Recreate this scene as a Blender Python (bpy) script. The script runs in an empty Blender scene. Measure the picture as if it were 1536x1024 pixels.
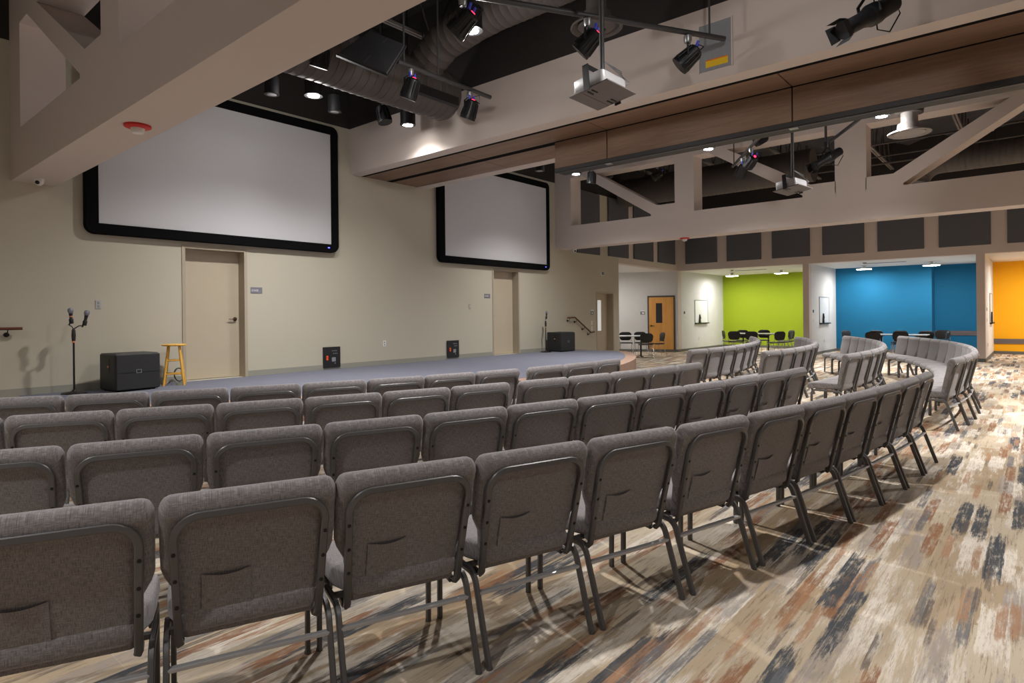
import bpy, bmesh, math, random
from mathutils import Vector, Matrix
C = bpy.context.scene.collection
R = random.Random(7)
sc = bpy.context.scene
PI = math.pi

# ------------------------------------------------------------------ materials
def srgb(r, g, b):
    f = lambda c: (c/255/12.92) if c/255 <= .04045 else ((c/255+.055)/1.055)**2.4
    return (f(r), f(g), f(b), 1)

class NT:
    def __init__(s, m): s.t = m.node_tree; s.n = s.t.nodes; s.l = s.t.links
    def new(s, k, **kw):
        x = s.n.new(k)
        for a, b in kw.items(): setattr(x, a, b)
        return x
    def link(s, a, b): s.l.new(a, b)
    def put(s, sock, v):
        if isinstance(v, (int, float, tuple, list)): sock.default_value = v
        else: s.link(v, sock)
    def m(s, op, a, b=0, c=None):
        x = s.new('ShaderNodeMath', operation=op)
        s.put(x.inputs[0], a); s.put(x.inputs[1], b)
        if c is not None: s.put(x.inputs[2], c)
        return x.outputs[0]
    def mix(s, f, a, b, mode='MIX'):
        x = s.new('ShaderNodeMix', data_type='RGBA', blend_type=mode)
        s.put(x.inputs[0], f); s.put(x.inputs[6], a); s.put(x.inputs[7], b)
        return x.outputs[2]
    def ramp(s, f, lo, hi):
        x = s.new('ShaderNodeMapRange', interpolation_type='SMOOTHSTEP')
        s.put(x.inputs[0], f); x.inputs[1].default_value = lo; x.inputs[2].default_value = hi
        return x.outputs[0]
    def xyz(s, x, y, z):
        c = s.new('ShaderNodeCombineXYZ')
        for i, v in enumerate((x, y, z)): s.put(c.inputs[i], v)
        return c.outputs[0]
    def noise(s, vec, scale, detail=3, rough=.6):
        x = s.new('ShaderNodeTexNoise'); s.put(x.inputs['Vector'], vec)
        x.inputs['Scale'].default_value = scale; x.inputs['Detail'].default_value = detail
        x.inputs['Roughness'].default_value = rough
        return x.outputs['Fac']
    def white(s, vec):
        x = s.new('ShaderNodeTexWhiteNoise', noise_dimensions='3D'); s.put(x.inputs['Vector'], vec)
        return x.outputs['Value']
    def coords(s, which='Object'):
        c = s.new('ShaderNodeTexCoord').outputs[which]
        sp = s.new('ShaderNodeSeparateXYZ'); s.link(c, sp.inputs[0])
        return c, sp.outputs

MATS = {}
def mat(name, col, rough=.6, metal=0., spec=.5, emit=None, estr=0., bump=None, var=None):
    if name in MATS: return MATS[name]
    m = bpy.data.materials.new(name); m.use_nodes = True
    t = NT(m); b = t.n['Principled BSDF']
    b.inputs['Roughness'].default_value = rough; b.inputs['Metallic'].default_value = metal
    b.inputs['Specular IOR Level'].default_value = spec
    c, xyz = t.coords()
    # every material carries a little procedural variation
    sc_, amt = var or (3., .05)
    n = t.noise(c, sc_, 3)
    f = t.m('MULTIPLY_ADD', n, amt*2, 1-amt)
    mul = t.new('ShaderNodeMix', data_type='RGBA', blend_type='MULTIPLY')
    mul.inputs[0].default_value = 1; mul.inputs[6].default_value = col
    cc = t.new('ShaderNodeCombineColor'); [t.link(f, cc.inputs[i]) for i in range(3)]
    t.link(cc.outputs[0], mul.inputs[7]); t.link(mul.outputs[2], b.inputs['Base Color'])
    if emit:
        b.inputs['Emission Color'].default_value = emit; b.inputs['Emission Strength'].default_value = estr
    if bump:
        bp = t.new('ShaderNodeBump'); bp.inputs['Strength'].default_value = bump[1]
        bp.inputs['Distance'].default_value = .002
        t.link(t.noise(c, bump[0], 2), bp.inputs['Height']); t.link(bp.outputs[0], b.inputs['Normal'])
    MATS[name] = m; return m

def fabric(name, c1, c2, c3):
    m = bpy.data.materials.new(name); m.use_nodes = True; t = NT(m); b = t.n['Principled BSDF']
    b.inputs['Roughness'].default_value = .95; b.inputs['Specular IOR Level'].default_value = .15
    b.inputs['Sheen Weight'].default_value = .25; b.inputs['Sheen Roughness'].default_value = .5
    c, p = t.coords()
    yz = t.m('ADD', p[2], p[1])
    a = t.noise(t.xyz(t.m('MULTIPLY', p[0], 34), 0, t.m('MULTIPLY', yz, 430)), 1, 2)
    d = t.noise(t.xyz(t.m('MULTIPLY', p[0], 430), 3, t.m('MULTIPLY', yz, 34)), 1, 2)
    k = t.mix(t.ramp(a, .38, .64), c1, c2); k = t.mix(t.ramp(d, .45, .7), k, c3)
    big = t.noise(c, 6, 2)
    k = t.mix(t.m('MULTIPLY', big, .25), k, c1)
    t.link(k, b.inputs['Base Color'])
    bp = t.new('ShaderNodeBump'); bp.inputs['Strength'].default_value = .35; bp.inputs['Distance'].default_value = .002
    t.link(t.m('ADD', a, d), bp.inputs['Height']); t.link(bp.outputs[0], b.inputs['Normal'])
    return m

def plank_carpet(name):
    m = bpy.data.materials.new(name); m.use_nodes = True; t = NT(m); b = t.n['Principled BSDF']
    b.inputs['Roughness'].default_value = .95; b.inputs['Specular IOR Level'].default_value = .1
    c, p = t.coords()
    x, y = p[0], p[1]
    wob = t.noise(t.xyz(t.m('MULTIPLY', x, 5), t.m('MULTIPLY', y, 60), 0), 1, 3, .7)
    wob2 = t.noise(t.xyz(t.m('MULTIPLY', x, 1.2), t.m('MULTIPLY', y, 14), 5), 1, 2, .6)
    tile = t.m('FLOOR', t.m('DIVIDE', y, .25))
    off = t.white(t.xyz(tile, 11, 3))
    xs = t.m('ADD', x, off)
    tx = t.m('FLOOR', xs)
    tid = t.white(t.xyz(tx, tile, 1))
    # stripes: about 12 cm wide and up to a metre long, edges frayed
    def stripe(seed, w, L, thr, soft=.16):
        yy = t.m('ADD', t.m('ADD', t.m('DIVIDE', y, w), seed*.37), t.m('MULTIPLY', t.m('SUBTRACT', wob, .5), .22))
        r = t.m('FLOOR', yy); fy = t.m('FRACT', yy)
        xo = t.m('ADD', t.m('DIVIDE', x, L), t.m('MULTIPLY', t.white(t.xyz(r, seed, 7)), 9))
        xo = t.m('ADD', xo, t.m('MULTIPLY', t.m('SUBTRACT', wob, .5), .25))
        cx = t.m('FLOOR', xo); fx = t.m('FRACT', xo)
        h = t.white(t.xyz(cx, r, seed))
        on = t.m('LESS_THAN', h, thr)
        ex = t.ramp(t.m('SUBTRACT', .5, t.m('ABSOLUTE', t.m('SUBTRACT', fx, .5))), .0, .3)
        ey = t.ramp(t.m('SUBTRACT', .5, t.m('ABSOLUTE', t.m('SUBTRACT', fy, .5))), .0, .13)
        fr = t.noise(t.xyz(t.m('MULTIPLY', x, 2.4), t.m('MULTIPLY', y, 75), seed), 1, 6, .8)
        blot = t.noise(t.xyz(t.m('MULTIPLY', x, 5), t.m('MULTIPLY', y, 22), seed+20), 1, 5, .75)
        v = t.m('ADD', t.m('MULTIPLY', ex, ey), t.m('ADD', t.m('MULTIPLY', t.m('SUBTRACT', fr, .5), 1.75), t.m('MULTIPLY', t.m('SUBTRACT', blot, .5), 2.1)))
        return t.m('MULTIPLY', on, t.ramp(v, .52, .52+soft*1.9))
    streak = t.noise(t.xyz(t.m('MULTIPLY', x, 4), t.m('MULTIPLY', y, 70), 9), 1, 4, .7)
    broad = t.noise(t.xyz(t.m('MULTIPLY', x, 1.1), t.m('MULTIPLY', y, 7), 2), 1, 3, .6)
    fine = t.noise(t.xyz(t.m('MULTIPLY', x, 22), t.m('MULTIPLY', y, 300), 4), 1, 3, .7)
    tan, sand = srgb(172, 150, 122), srgb(204, 190, 168)
    k = t.mix(tid, tan, sand)
    k = t.mix(t.m('MULTIPLY', t.ramp(streak, .5, .66), .6), k, srgb(148, 128, 106))
    k = t.mix(t.ramp(t.m('ADD', t.m('MULTIPLY', broad, .6), t.m('MULTIPLY', streak, .4)), .5, .6), k, srgb(222, 211, 196))
    k = t.mix(stripe(1, .15, 1.0, .34, .35), k, srgb(230, 220, 206))
    k = t.mix(t.m('MULTIPLY', stripe(2, .125, 1.1, .30, .35), .7), k, srgb(156, 148, 144))
    k = t.mix(t.m('MULTIPLY', stripe(3, .085, 1.15, .24, .35), .92), k, srgb(146, 102, 74))
    k = t.mix(t.m('MULTIPLY', stripe(4, .105, 1.4, .235, .3), .97), k, srgb(76, 80, 86))
    k = t.mix(t.m('MULTIPLY', stripe(5, .06, 1.1, .08, .35), .85), k, srgb(112, 114, 118))
    k = t.mix(t.m('MULTIPLY', stripe(6, .035, .6, .10, .35), .8), k, srgb(104, 94, 88))
    k = t.mix(t.m('MULTIPLY', stripe(7, .05, .8, .13, .35), .85), k, srgb(172, 132, 102))
    dk = t.m('MULTIPLY', t.ramp(t.m('ADD', t.m('MULTIPLY', streak, .6), t.m('MULTIPLY', fine, .4)), .53, .62), .55)
    k = t.mix(dk, k, srgb(116, 102, 92))
    # thin seams between carpet planks
    fy = t.m('FRACT', t.m('DIVIDE', y, .25)); fx = t.m('FRACT', xs)
    seam = t.m('MAXIMUM', t.m('LESS_THAN', fx, .004), t.m('LESS_THAN', fy, .012))
    k = t.mix(t.m('MULTIPLY', seam, .18), k, srgb(215, 200, 178))
    t.link(k, b.inputs['Base Color'])
    bp = t.new('ShaderNodeBump'); bp.inputs['Strength'].default_value = .3; bp.inputs['Distance'].default_value = .003
    t.link(fine, bp.inputs['Height']); t.link(bp.outputs[0], b.inputs['Normal'])
    return m

def wood(name, c1, c2, axis=1, scale=1., rough=.45):
    m = bpy.data.materials.new(name); m.use_nodes = True; t = NT(m); b = t.n['Principled BSDF']
    b.inputs['Roughness'].default_value = rough; b.inputs['Specular IOR Level'].default_value = .3
    c, p = t.coords()
    q = [t.m('MULTIPLY', p[i], (2. if i == axis else 45.)*scale) for i in range(3)]
    a = t.noise(t.xyz(*q), 1, 4, .6)
    q2 = [t.m('MULTIPLY', p[i], (.5 if i == axis else 6.)*scale) for i in range(3)]
    d = t.noise(t.xyz(*q2), 1, 2, .5)
    k = t.mix(t.ramp(t.m('ADD', t.m('MULTIPLY', a, .6), t.m('MULTIPLY', d, .4)), .35, .65), c1, c2)
    t.link(k, b.inputs['Base Color'])
    return m

M_floor = plank_carpet('plank carpet')
M_fab = fabric('grey tweed', srgb(122, 118, 119), srgb(153, 148, 148), srgb(99, 95, 96))
M_pipe = mat('dark pipe', srgb(64, 64, 66), .5, .2)
M_steel = mat('charcoal powder coat', srgb(98, 97, 97), .4, .35)
M_bolt = mat('bolt black', srgb(38, 38, 40), .4, .5)
M_bar = mat('grey steel bar', srgb(172, 172, 174), .32, .25)
M_wall = mat('stage wall paint', srgb(188, 182, 165), .85, var=(1.2, .03))
M_beam = mat('beam paint', srgb(204, 192, 185), .85, var=(1., .02))
M_black = mat('black ceiling paint', srgb(42, 38, 37), .9)
M_deck = mat('dark deck', srgb(44, 41, 40), .9, var=(2., .25))
M_frame = mat('door frame paint', srgb(172, 161, 141), .55)
M_door = mat('door slab paint', srgb(188, 176, 154), .55)
M_base = mat('grey vinyl base', srgb(150, 149, 138), .6)
M_baseD = mat('dark vinyl base', srgb(104, 105, 100), .6)
M_navy = mat('navy stage carpet', srgb(112, 114, 127), .97, spec=.1, var=(60., .25), bump=(300, .4))
M_vel = mat('black velvet', srgb(14, 14, 15), .95, spec=.1)
M_screen = mat('matte screen', srgb(200, 200, 204), .9, spec=.1, var=(1., .01))
M_white = mat('white paint', srgb(226, 226, 224), .8)
M_grey = mat('pale grey paint', srgb(206, 206, 206), .85)
M_green = mat('green paint', srgb(150, 172, 22), .8, var=(1., .02))
M_blue = mat('blue paint', srgb(0, 106, 150), .8, var=(1., .02))
M_yel = mat('yellow paint', srgb(250, 180, 4), .8, var=(1., .02))
M_strip = mat('grey chair rail', srgb(104, 96, 98), .6)
M_acou = mat('acoustic fabric', srgb(96, 97, 103), .95, spec=.1, var=(150., .2), bump=(250, .4))
M_walnut = wood('walnut laminate', srgb(116, 92, 76), srgb(138, 111, 92))
M_walnutx = wood('walnut laminate grain', srgb(124, 99, 82), srgb(142, 116, 97))
M_riser = wood('brown riser laminate', srgb(116, 90, 78), srgb(132, 106, 94), axis=0)
M_rail = wood('handrail wood', srgb(92, 48, 34), srgb(112, 62, 44), axis=0)
M_oak = wood('honey maple', srgb(214, 152, 78), srgb(228, 172, 98), axis=2)
M_pine = wood('stool pine', srgb(218, 160, 62), srgb(236, 186, 92), axis=2, scale=2)
M_plas = mat('black plastic', srgb(32, 32, 34), .5)
M_blk = mat('black metal', srgb(30, 30, 32), .45, .3)
M_seal = mat('black rubber', srgb(36, 36, 38), .6)
M_sealg = mat('grey seal', srgb(46, 46, 48), .5, .1)
M_chrome = mat('chrome', srgb(200, 200, 205), .2, 1.)
M_duct = mat('painted duct', srgb(78, 72, 69), .6, .1)
M_joist = mat('joist grey', srgb(140, 133, 128), .6, .1)
M_ductw = mat('pale duct', srgb(150, 145, 142), .5, .1)
M_silver = mat('silver plastic', srgb(178, 178, 180), .4, .2)
M_platem = mat('grey plate', srgb(98, 92, 91), .5, .1)
M_red = mat('red plastic', srgb(200, 36, 28), .5)
M_orange = mat('orange plastic', srgb(235, 84, 30), .5)
M_copper = mat('orange band', srgb(214, 140, 96), .5)
M_bluep = mat('blue connector', srgb(52, 70, 200), .5)
M_sign = mat('sign grey', srgb(122, 122, 132), .5)
M_txt = mat('sign white', srgb(232, 232, 236), .5)
M_dark = mat('dark glass', srgb(52, 54, 58), .2)
M_glow = mat('lamp lens', srgb(255, 250, 240), .3, emit=(1, .96, .9, 1), estr=60)
M_off = mat('unlit lens', srgb(150, 152, 154), .25)
M_rled = mat('red display', srgb(255, 30, 50), .4, emit=(1, .02, .06, 1), estr=5)
M_bled = mat('blue led', srgb(60, 60, 255), .4, emit=(.1, .12, 1, 1), estr=4)
M_lite = mat('lit door glass', srgb(226, 228, 226), .4, emit=(.9, .93, .9, 1), estr=.35)
M_alum = mat('grey aluminium', srgb(150, 152, 154), .35, .7)
M_yellab = mat('yellow label', srgb(232, 190, 20), .6)
M_orlab = mat('orange label', srgb(222, 120, 30), .6)
M_gpanel = mat('grey panel paint', srgb(136, 140, 144), .6)
M_bronze = mat('bronze', srgb(92, 74, 62), .35, .8)
M_mesh = mat('mic mesh', srgb(140, 146, 158), .35, .6)
M_table = mat('white laminate', srgb(226, 228, 232), .35)

# ------------------------------------------------------------------ mesh kit
class MB:
    def __init__(s): s.v = []; s.f = []; s.s = []
    def add(s, vs, fs, smooth=False):
        o = len(s.v); s.v += [tuple(x) for x in vs]
        for f in fs: s.f.append([i+o for i in f]); s.s.append(smooth)
        return s
    def box(s, x0, x1, y0, y1, z0, z1):
        return s.add([(x0,y0,z0),(x1,y0,z0),(x1,y1,z0),(x0,y1,z0),(x0,y0,z1),(x1,y0,z1),(x1,y1,z1),(x0,y1,z1)],
            [(3,2,1,0),(4,5,6,7),(0,1,5,4),(1,2,6,5),(2,3,7,6),(3,0,4,7)])
    def bbox(s, x0, x1, y0, y1, z0, z1, r=.01):
        # box with chamfered edges: three nested slabs as one loft in z
        def rect(i, z): return [(x0+i,y0,z),(x1-i,y0,z),(x1,y0+i,z),(x1,y1-i,z),(x1-i,y1,z),(x0+i,y1,z),(x0,y1-i,z),(x0,y0+i,z)]
        def rin(z): return [(x0+r,y0+r,z),(x1-r,y0+r,z),(x1-r,y0+r,z),(x1-r,y1-r,z),(x1-r,y1-r,z),(x0+r,y1-r,z),(x0+r,y1-r,z),(x0+r,y0+r,z)]
        return s.loft([rin(z0), rect(r, z0+r), rect(r, z1-r), rin(z1)], smooth=False)
    def loft(s, rings, caps=True, smooth=True, close=True):
        o = len(s.v); n = len(rings[0])
        for r in rings: s.v += [tuple(p) for p in r]
        for i in range(len(rings)-1):
            for j in range(n if close else n-1):
                k = (j+1) % n
                s.f.append([o+i*n+j, o+i*n+k, o+(i+1)*n+k, o+(i+1)*n+j]); s.s.append(smooth)
        if caps:
            s.f.append([o+j for j in range(n)][::-1]); s.s.append(False)
            s.f.append([o+(len(rings)-1)*n+j for j in range(n)]); s.s.append(False)
        return s
    def prism(s, poly, f0, f1):
        # poly: 2-D points; f0/f1: functions from a 2-D point to the two end faces
        n = len(poly)
        return s.add([f0(p) for p in poly]+[f1(p) for p in poly],
            [list(range(n))[::-1], list(range(n, 2*n))]+[(i, (i+1) % n, n+(i+1) % n, n+i) for i in range(n)])
    def tube(s, path, w, h=None, n=10, up=(0,0,1), sq=False, caps=True):
        # sweep a round (or rounded flat, w x h) profile along a path
        h = h or w; path = [Vector(p) for p in path]; rings = []; up = Vector(up)
        for i, p in enumerate(path):
            a = path[max(i-1, 0)]; b = path[min(i+1, len(path)-1)]
            t = (b-a).normalized()
            u = t.cross(up)
            if u.length < 1e-4: u = t.cross(Vector((0,1,0)))
            u.normalize(); v = u.cross(t).normalized()
            k = 1.
            if 0 < i < len(path)-1:
                d = (p-path[i-1]).normalized().dot((path[i+1]-p).normalized())
                k = 1/max(.6, math.sqrt(max(0, (1+d)/2)))
            if sq:
                c = .16
                pr = [(-.5,-.5+c),(-.5+c,-.5),(.5-c,-.5),(.5,-.5+c),(.5,.5-c),(.5-c,.5),(-.5+c,.5),(-.5,.5-c)]
            else: pr = [(math.cos(2*PI*j/n)/2, math.sin(2*PI*j/n)/2) for j in range(n)]
            rings.append([p+u*(q[0]*w)+v*(q[1]*h*k) for q in pr])
        return s.loft(rings, caps, not sq or len(path) > 3)
    def lathe(s, prof, c=(0,0,0), axis=(0,0,1), n=20, smooth=True):
        ax = Vector(axis).normalized(); u = ax.orthogonal().normalized(); w = ax.cross(u); c = Vector(c)
        rings = [[c+ax*z+(u*math.cos(2*PI*j/n)+w*math.sin(2*PI*j/n))*r for j in range(n)] for r, z in prof]
        return s.loft(rings, True, smooth)
    def ball(s, c, r, n=12, sz=1.):
        return s.lathe([(max(1e-4, r*math.sin(PI*i/8)), -r*sz*math.cos(PI*i/8)) for i in range(9)], c, n=n)
    def build(s, name, m, parent=None, mx=None):
        me = bpy.data.meshes.new(name)
        vs = s.v if mx is None else [mx @ Vector(p) for p in s.v]
        me.from_pydata(vs, [], s.f); me.polygons.foreach_set('use_smooth', s.s)
        bm = bmesh.new(); bm.from_mesh(me); bmesh.ops.recalc_face_normals(bm, faces=bm.faces); bm.to_mesh(me); bm.free()
        if any(s.s): me.set_sharp_from_angle(angle=math.radians(40))
        me.materials.append(m); me.update()
        o = bpy.data.objects.new(name, me); C.objects.link(o)
        if parent: o.parent = parent
        return o

def thing(name, label, cat, loc=(0,0,0), rz=0, group=None):
    o = bpy.data.objects.new(name, None); C.objects.link(o); o.empty_display_size = .1
    o.location = loc; o.rotation_euler = (0,0,rz); o['label'] = label; o['category'] = cat
    if group: o['group'] = group
    return o
def tag(o, label, cat, group=None):
    o['label'] = label; o['category'] = cat
    if group: o['group'] = group
    return o
def struct(o, label=None):
    o['kind'] = 'structure'
    if label: o['label'] = label
    return o
def sroot(name, label=None, loc=(0,0,0)):
    o = bpy.data.objects.new(name, None); C.objects.link(o); o.location = loc
    return struct(o, label)
def dup(root, loc, rz, label, group=None):
    r = root.copy(); C.objects.link(r); r.location = loc; r.rotation_euler = (0,0,rz); r['label'] = label
    if group: r['group'] = group
    for ch in list(root.children):
        if ch.type == 'LIGHT': continue
        c = ch.copy(); C.objects.link(c); c.parent = r
        for g in list(ch.children):
            d = g.copy(); C.objects.link(d); d.parent = c
    return r
def arc(cx, cz, r, a0, a1, n=6):
    return [(cx+r*math.cos(math.radians(a0+(a1-a0)*i/n)), cz+r*math.sin(math.radians(a0+(a1-a0)*i/n))) for i in range(n+1)]
def rrect(w, t, r, n=4):
    # rounded rectangle outline, half sizes w x t
    r = min(r, w*.999, t*.999); o = []
    for cx, cy, a in ((w-r,t-r,0),(-w+r,t-r,90),(-w+r,-t+r,180),(w-r,-t+r,270)):
        o += arc(cx, cy, r, a, a+90, n)
    return o
# ------------------------------------------------------------------ the room shell
H0, HS, YS, XB = 0., .5, 10.25, 22.4
LINE, DECK = 5.167, 6.8                       # paint line, roof deck
struct(MB().box(-6.6, 28.6, -5.2, 14.4, -.1, 0).build('floor', M_floor), 'carpet floor in streaky tan, slate and rust planks')
struct(MB().box(-6.6, 23, -5.2, 14.4, DECK, DECK+.1).build('ceiling', M_deck), 'dark painted roof deck')

def wall_y(name, x0, x1, y0, y1, holes, m, z1=LINE):
    b = MB(); xs = x0
    for (a, c, zb, zt) in holes:
        b.box(xs, a, y0, y1, 0, z1); b.box(a, c, y0, y1, zt, z1)
        if zb > 0: b.box(a, c, y0, y1, 0, zb)
        xs = c
    b.box(xs, x1, y0, y1, 0, z1)
    return struct(b.build(name, m))
D1, D2, D3 = (4.06, 5.11, HS, 2.66), (11.32, 12.37, HS, 2.66), (16.03, 17.05, 0, 2.187)
w = wall_y('wall_front', -6.6, 17.37, YS, YS+.32, [D1, D2, D3], M_wall)
w['label'] = 'long tan wall behind the stage'
struct(MB().box(-6.6, 17.37, YS, YS+.32, LINE, DECK).build('trim_1', M_black, w), 'black paint band above the tan wall')
# header closing the wall over the alcove mouth
def slab(name, p, q, th, z0, z1, m, parent=None):
    p, q = Vector(p), Vector(q); d = (q-p).normalized(); n = Vector((-d.y, d.x))*th
    a, b_, c, d_ = p, q, q+n, p+n
    return struct(MB().prism([a, b_, c, d_], lambda v: (v[0], v[1], z0), lambda v: (v[0], v[1], z1)).build(name, m, parent))
h = slab('wall_header', (17.37,10.25), (22.4,10.6), .3, 3.13, LINE, M_beam)
slab('trim_2', (17.37,10.25), (22.4,10.6), .3, LINE, DECK, M_black, h)
# alcove behind it
aw = slab('wall_alcove', (22.4,10.6), (21.0,13.9), -.2, 0, 3.3, M_grey)
slab('wall_alcove_back', (17.2,13.9), (21.1,13.9), .2, 0, 3.3, M_grey)
slab('wall_alcove_side', (17.37,10.57), (17.37,13.9), .15, 0, 3.3, M_grey)
struct(MB().prism([(17.3,10.5),(22.3,10.85),(21.0,14),(17.3,14)], lambda v: (v[0],v[1],3.13), lambda v: (v[0],v[1],3.2)).build('ceiling_alcove', M_white))
slab('baseboard_alcove', (22.38,10.6), (20.98,13.9), .012, 0, .1, M_baseD)
# side wall with three coloured rooms opening off it
b = MB().box(XB, XB+.3, -5.2, 10.6, 3.13, LINE)
b.box(XB, XB+.3, 5.88, 6.07, 0, 3.13).box(XB, XB+.3, 1.16, 1.355, 0, 3.13).box(XB, XB+.3, 10.6, 10.9, 0, LINE)
ws = struct(b.build('wall_right', M_beam), 'beige side wall with three open rooms')
struct(MB().box(XB, XB+.3, -5.2, 10.9, LINE, DECK).build('trim_3', M_black, ws))
struct(MB().box(XB+.3, 27, 10.6, 10.8, 0, 3.2).build('wall_green_side', M_grey), 'pale side wall of the green room')
struct(MB().box(XB+.3, 27, 5.88, 6.07, 0, 3.2).build('wall_blue_side', M_grey), 'pale wall between green and blue rooms')
struct(MB().box(XB+.3, 27, 1.16, 1.355, 0, 3.2).build('wall_yellow_side', M_white), 'pale wall between blue and yellow rooms')
struct(MB().box(26.9, 27.1, 6.07, 10.6, 0, 3.2).build('wall_green', M_green), 'lime green back wall')
struct(MB().box(26.05, 27.1, 2.83, 5.88, 0, 3.2).build('wall_blue', M_blue), 'blue back wall')
struct(MB().box(26.8, 27.1, 1.355, 2.83, 0, 3.2).build('wall_blue_recess', M_blue), 'recessed end of the blue wall')
struct(MB().box(26.8, 27.1, -5.2, 1.16, 0, 3.2).build('wall_yellow', M_yel), 'yellow back wall')
for n, y0, y1, m in (('green',6.07,10.6,M_white),('blue',1.355,5.88,M_white),('yellow',-5.2,1.16,M_white)):
    struct(MB().box(XB+.3, 27, y0, y1, 3.13, 3.2).build('ceiling_'+n, m))
struct(MB().box(26.775, 26.8, 1.355, 2.83, .615, .778).build('trim_4', M_strip), 'grey chair rail on the blue wall')
struct(MB().box(26.775, 26.8, -5.2, 1.16, .35, .517).build('trim_5', M_strip), 'grey band on the yellow wall')
for n, bx in (('green',(26.885,26.9,6.07,10.6)),('green_side',(XB,26.9,10.588,10.6)),('blue',(26.035,26.05,2.83,5.88)),('blue_recess',(26.785,26.8,1.355,2.83)),
              ('blue_side',(XB,26.05,5.868,5.88)),('yellow',(26.785,26.8,-5.2,1.16)),('yellow_side',(XB,26.8,1.148,1.16)),('column',(XB-.012,XB,1.16,1.355)),('column_green',(XB-.012,XB,5.88,6.07))):
    struct(MB().box(*bx, 0, .1).build('baseboard_'+n, M_baseD))
struct(MB().box(-6.8, -6.6, -5.2, 10.6, 0, DECK).build('wall_left', M_beam))
struct(MB().box(-6.6, 28.6, -5.4, -5.2, 0, DECK).build('wall_rear', M_beam))
# base along the stage wall
b = MB()
for a, c in ((-6.6,D1[0]),(D1[1],D2[0]),(D2[1],14.65)): b.box(a, c, YS-.012, YS, HS, HS+.1)
b.box(14.65, D3[0], YS-.012, YS, 0, .1).box(D3[1], 17.37, YS-.012, YS, 0, .1)
struct(b.build('baseboard_front', M_base))

# doors of the stage wall
def stage_door(name, d, label, side):
    x0, x1, zb, zt = d
    r = sroot(name, label)
    f = MB(); t = .05
    for a, c in ((x0,x0+t),(x1-t,x1)): f.box(a, c, YS-.012, YS+.24, zb, zt)
    f.box(x0+t, x1-t, YS-.012, YS+.24, zt-t, zt)
    f.build('door_frame', M_frame, r)
    lf = MB().box(x0+t, x1-t, YS+.2, YS+.25, zb+.008, zt-t-.003).build('door_leaf', M_door, r)
    hx = x1-t-.07 if side > 0 else x0+t+.07
    k = MB().lathe([(.033,0),(.033,.012),(.013,.016),(.012,.05)], (hx,YS+.2,zb+.98), (0,-1,0), 16)
    k.tube([(hx,YS+.155,zb+.98),(hx-.03*side,YS+.15,zb+.98),(hx-.12*side,YS+.155,zb+.98)], .02, .016)
    k.build('door_handle', M_bronze, lf)
    return r, lf
stage_door('door_1', D1, 'tan flush door on stage beside the wooden stool', 1)
stage_door('door_2', D2, 'tan flush door on stage under the far screen', -1)
r, lf = stage_door('door_3', D3, 'tan door with narrow lit window at the end of the stage wall', -1)
MB().box(16.41, 16.6, YS+.19, YS+.2, .98, 1.93).build('door_window', M_lite, lf)
# wooden door in the alcove wall
d = Vector((-1.4, 3.3)).normalized()
r4 = sroot('door_4', 'honey maple door with dark narrow window in the alcove', (22.4, 10.6, 0)); r4.rotation_euler = (0,0,math.atan2(d.y, d.x))
f = MB(); s0, s1 = .12, 1.16
for a, c in ((s0,s0+.055),(s1-.055,s1)): f.box(a, c, -.01, .03, 0, 2.19)
f.box(s0+.055, s1-.055, -.01, .03, 2.13, 2.19); f.build('door_frame', mat('charcoal frame', srgb(74,70,68), .5), r4)
lf = MB().box(s0+.055, s1-.055, .002, .022, .01, 2.13).build('door_leaf', M_oak, r4)
MB().box(.6, .84, .02, .028, 1.13, 1.9).build('door_window', M_dark, lf)
k = MB().lathe([(.03,0),(.03,.01),(.012,.015),(.012,.05)], (1.03,.022,1.02), (0,1,0), 14); k.tube([(1.03,.07,1.02),(.9,.075,1.02)], .02, .016)
k.build('door_handle', M_blk, lf)

# ------------------------------------------------------------------ stage
CX, CY = 8.25, 15.45
def outline(Rr, x0, x1, yb):
    pts = [(x1, yb), (x0, yb)]
    a0 = -math.acos((x0-CX)/Rr) if abs(x0-CX) < Rr else -PI; a1 = -math.acos((x1-CX)/Rr)
    return pts+[(CX+Rr*math.cos(a0+(a1-a0)*i/64), CY+Rr*math.sin(a0+(a1-a0)*i/64)) for i in range(65)]
st = struct(MB().prism(outline(9.5, 1.75, 14.65, YS), lambda p: (p[0],p[1],0), lambda p: (p[0],p[1],HS-.01)).build('stage', M_riser), 'low curved stage with brown riser')
st['category'] = 'stage'
struct(MB().prism(outline(9.5, 1.75, 14.65, YS-.013), lambda p: (p[0],p[1],HS-.009), lambda p: (p[0],p[1],HS)).build('stage_border', mat('stage border', srgb(150,124,108), .9), st))
struct(MB().prism(outline(9.25, 2.0, 14.4, YS-.014), lambda p: (p[0],p[1],HS), lambda p: (p[0],p[1],HS+.004)).build('stage_carpet', M_navy, st), 'navy carpet field')
b = MB().box(14.652, 14.95, 8.7, YS-.02, 0, .333).box(14.95, 15.25, 8.7, YS-.02, 0, .167)
struct(b.build('stage_steps', M_riser, st)); b = MB().box(1.45, 1.748, 8.7, YS-.02, 0, .333).box(1.15, 1.45, 8.7, YS-.02, 0, .167)
struct(b.build('stage_steps', M_riser, st))

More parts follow.
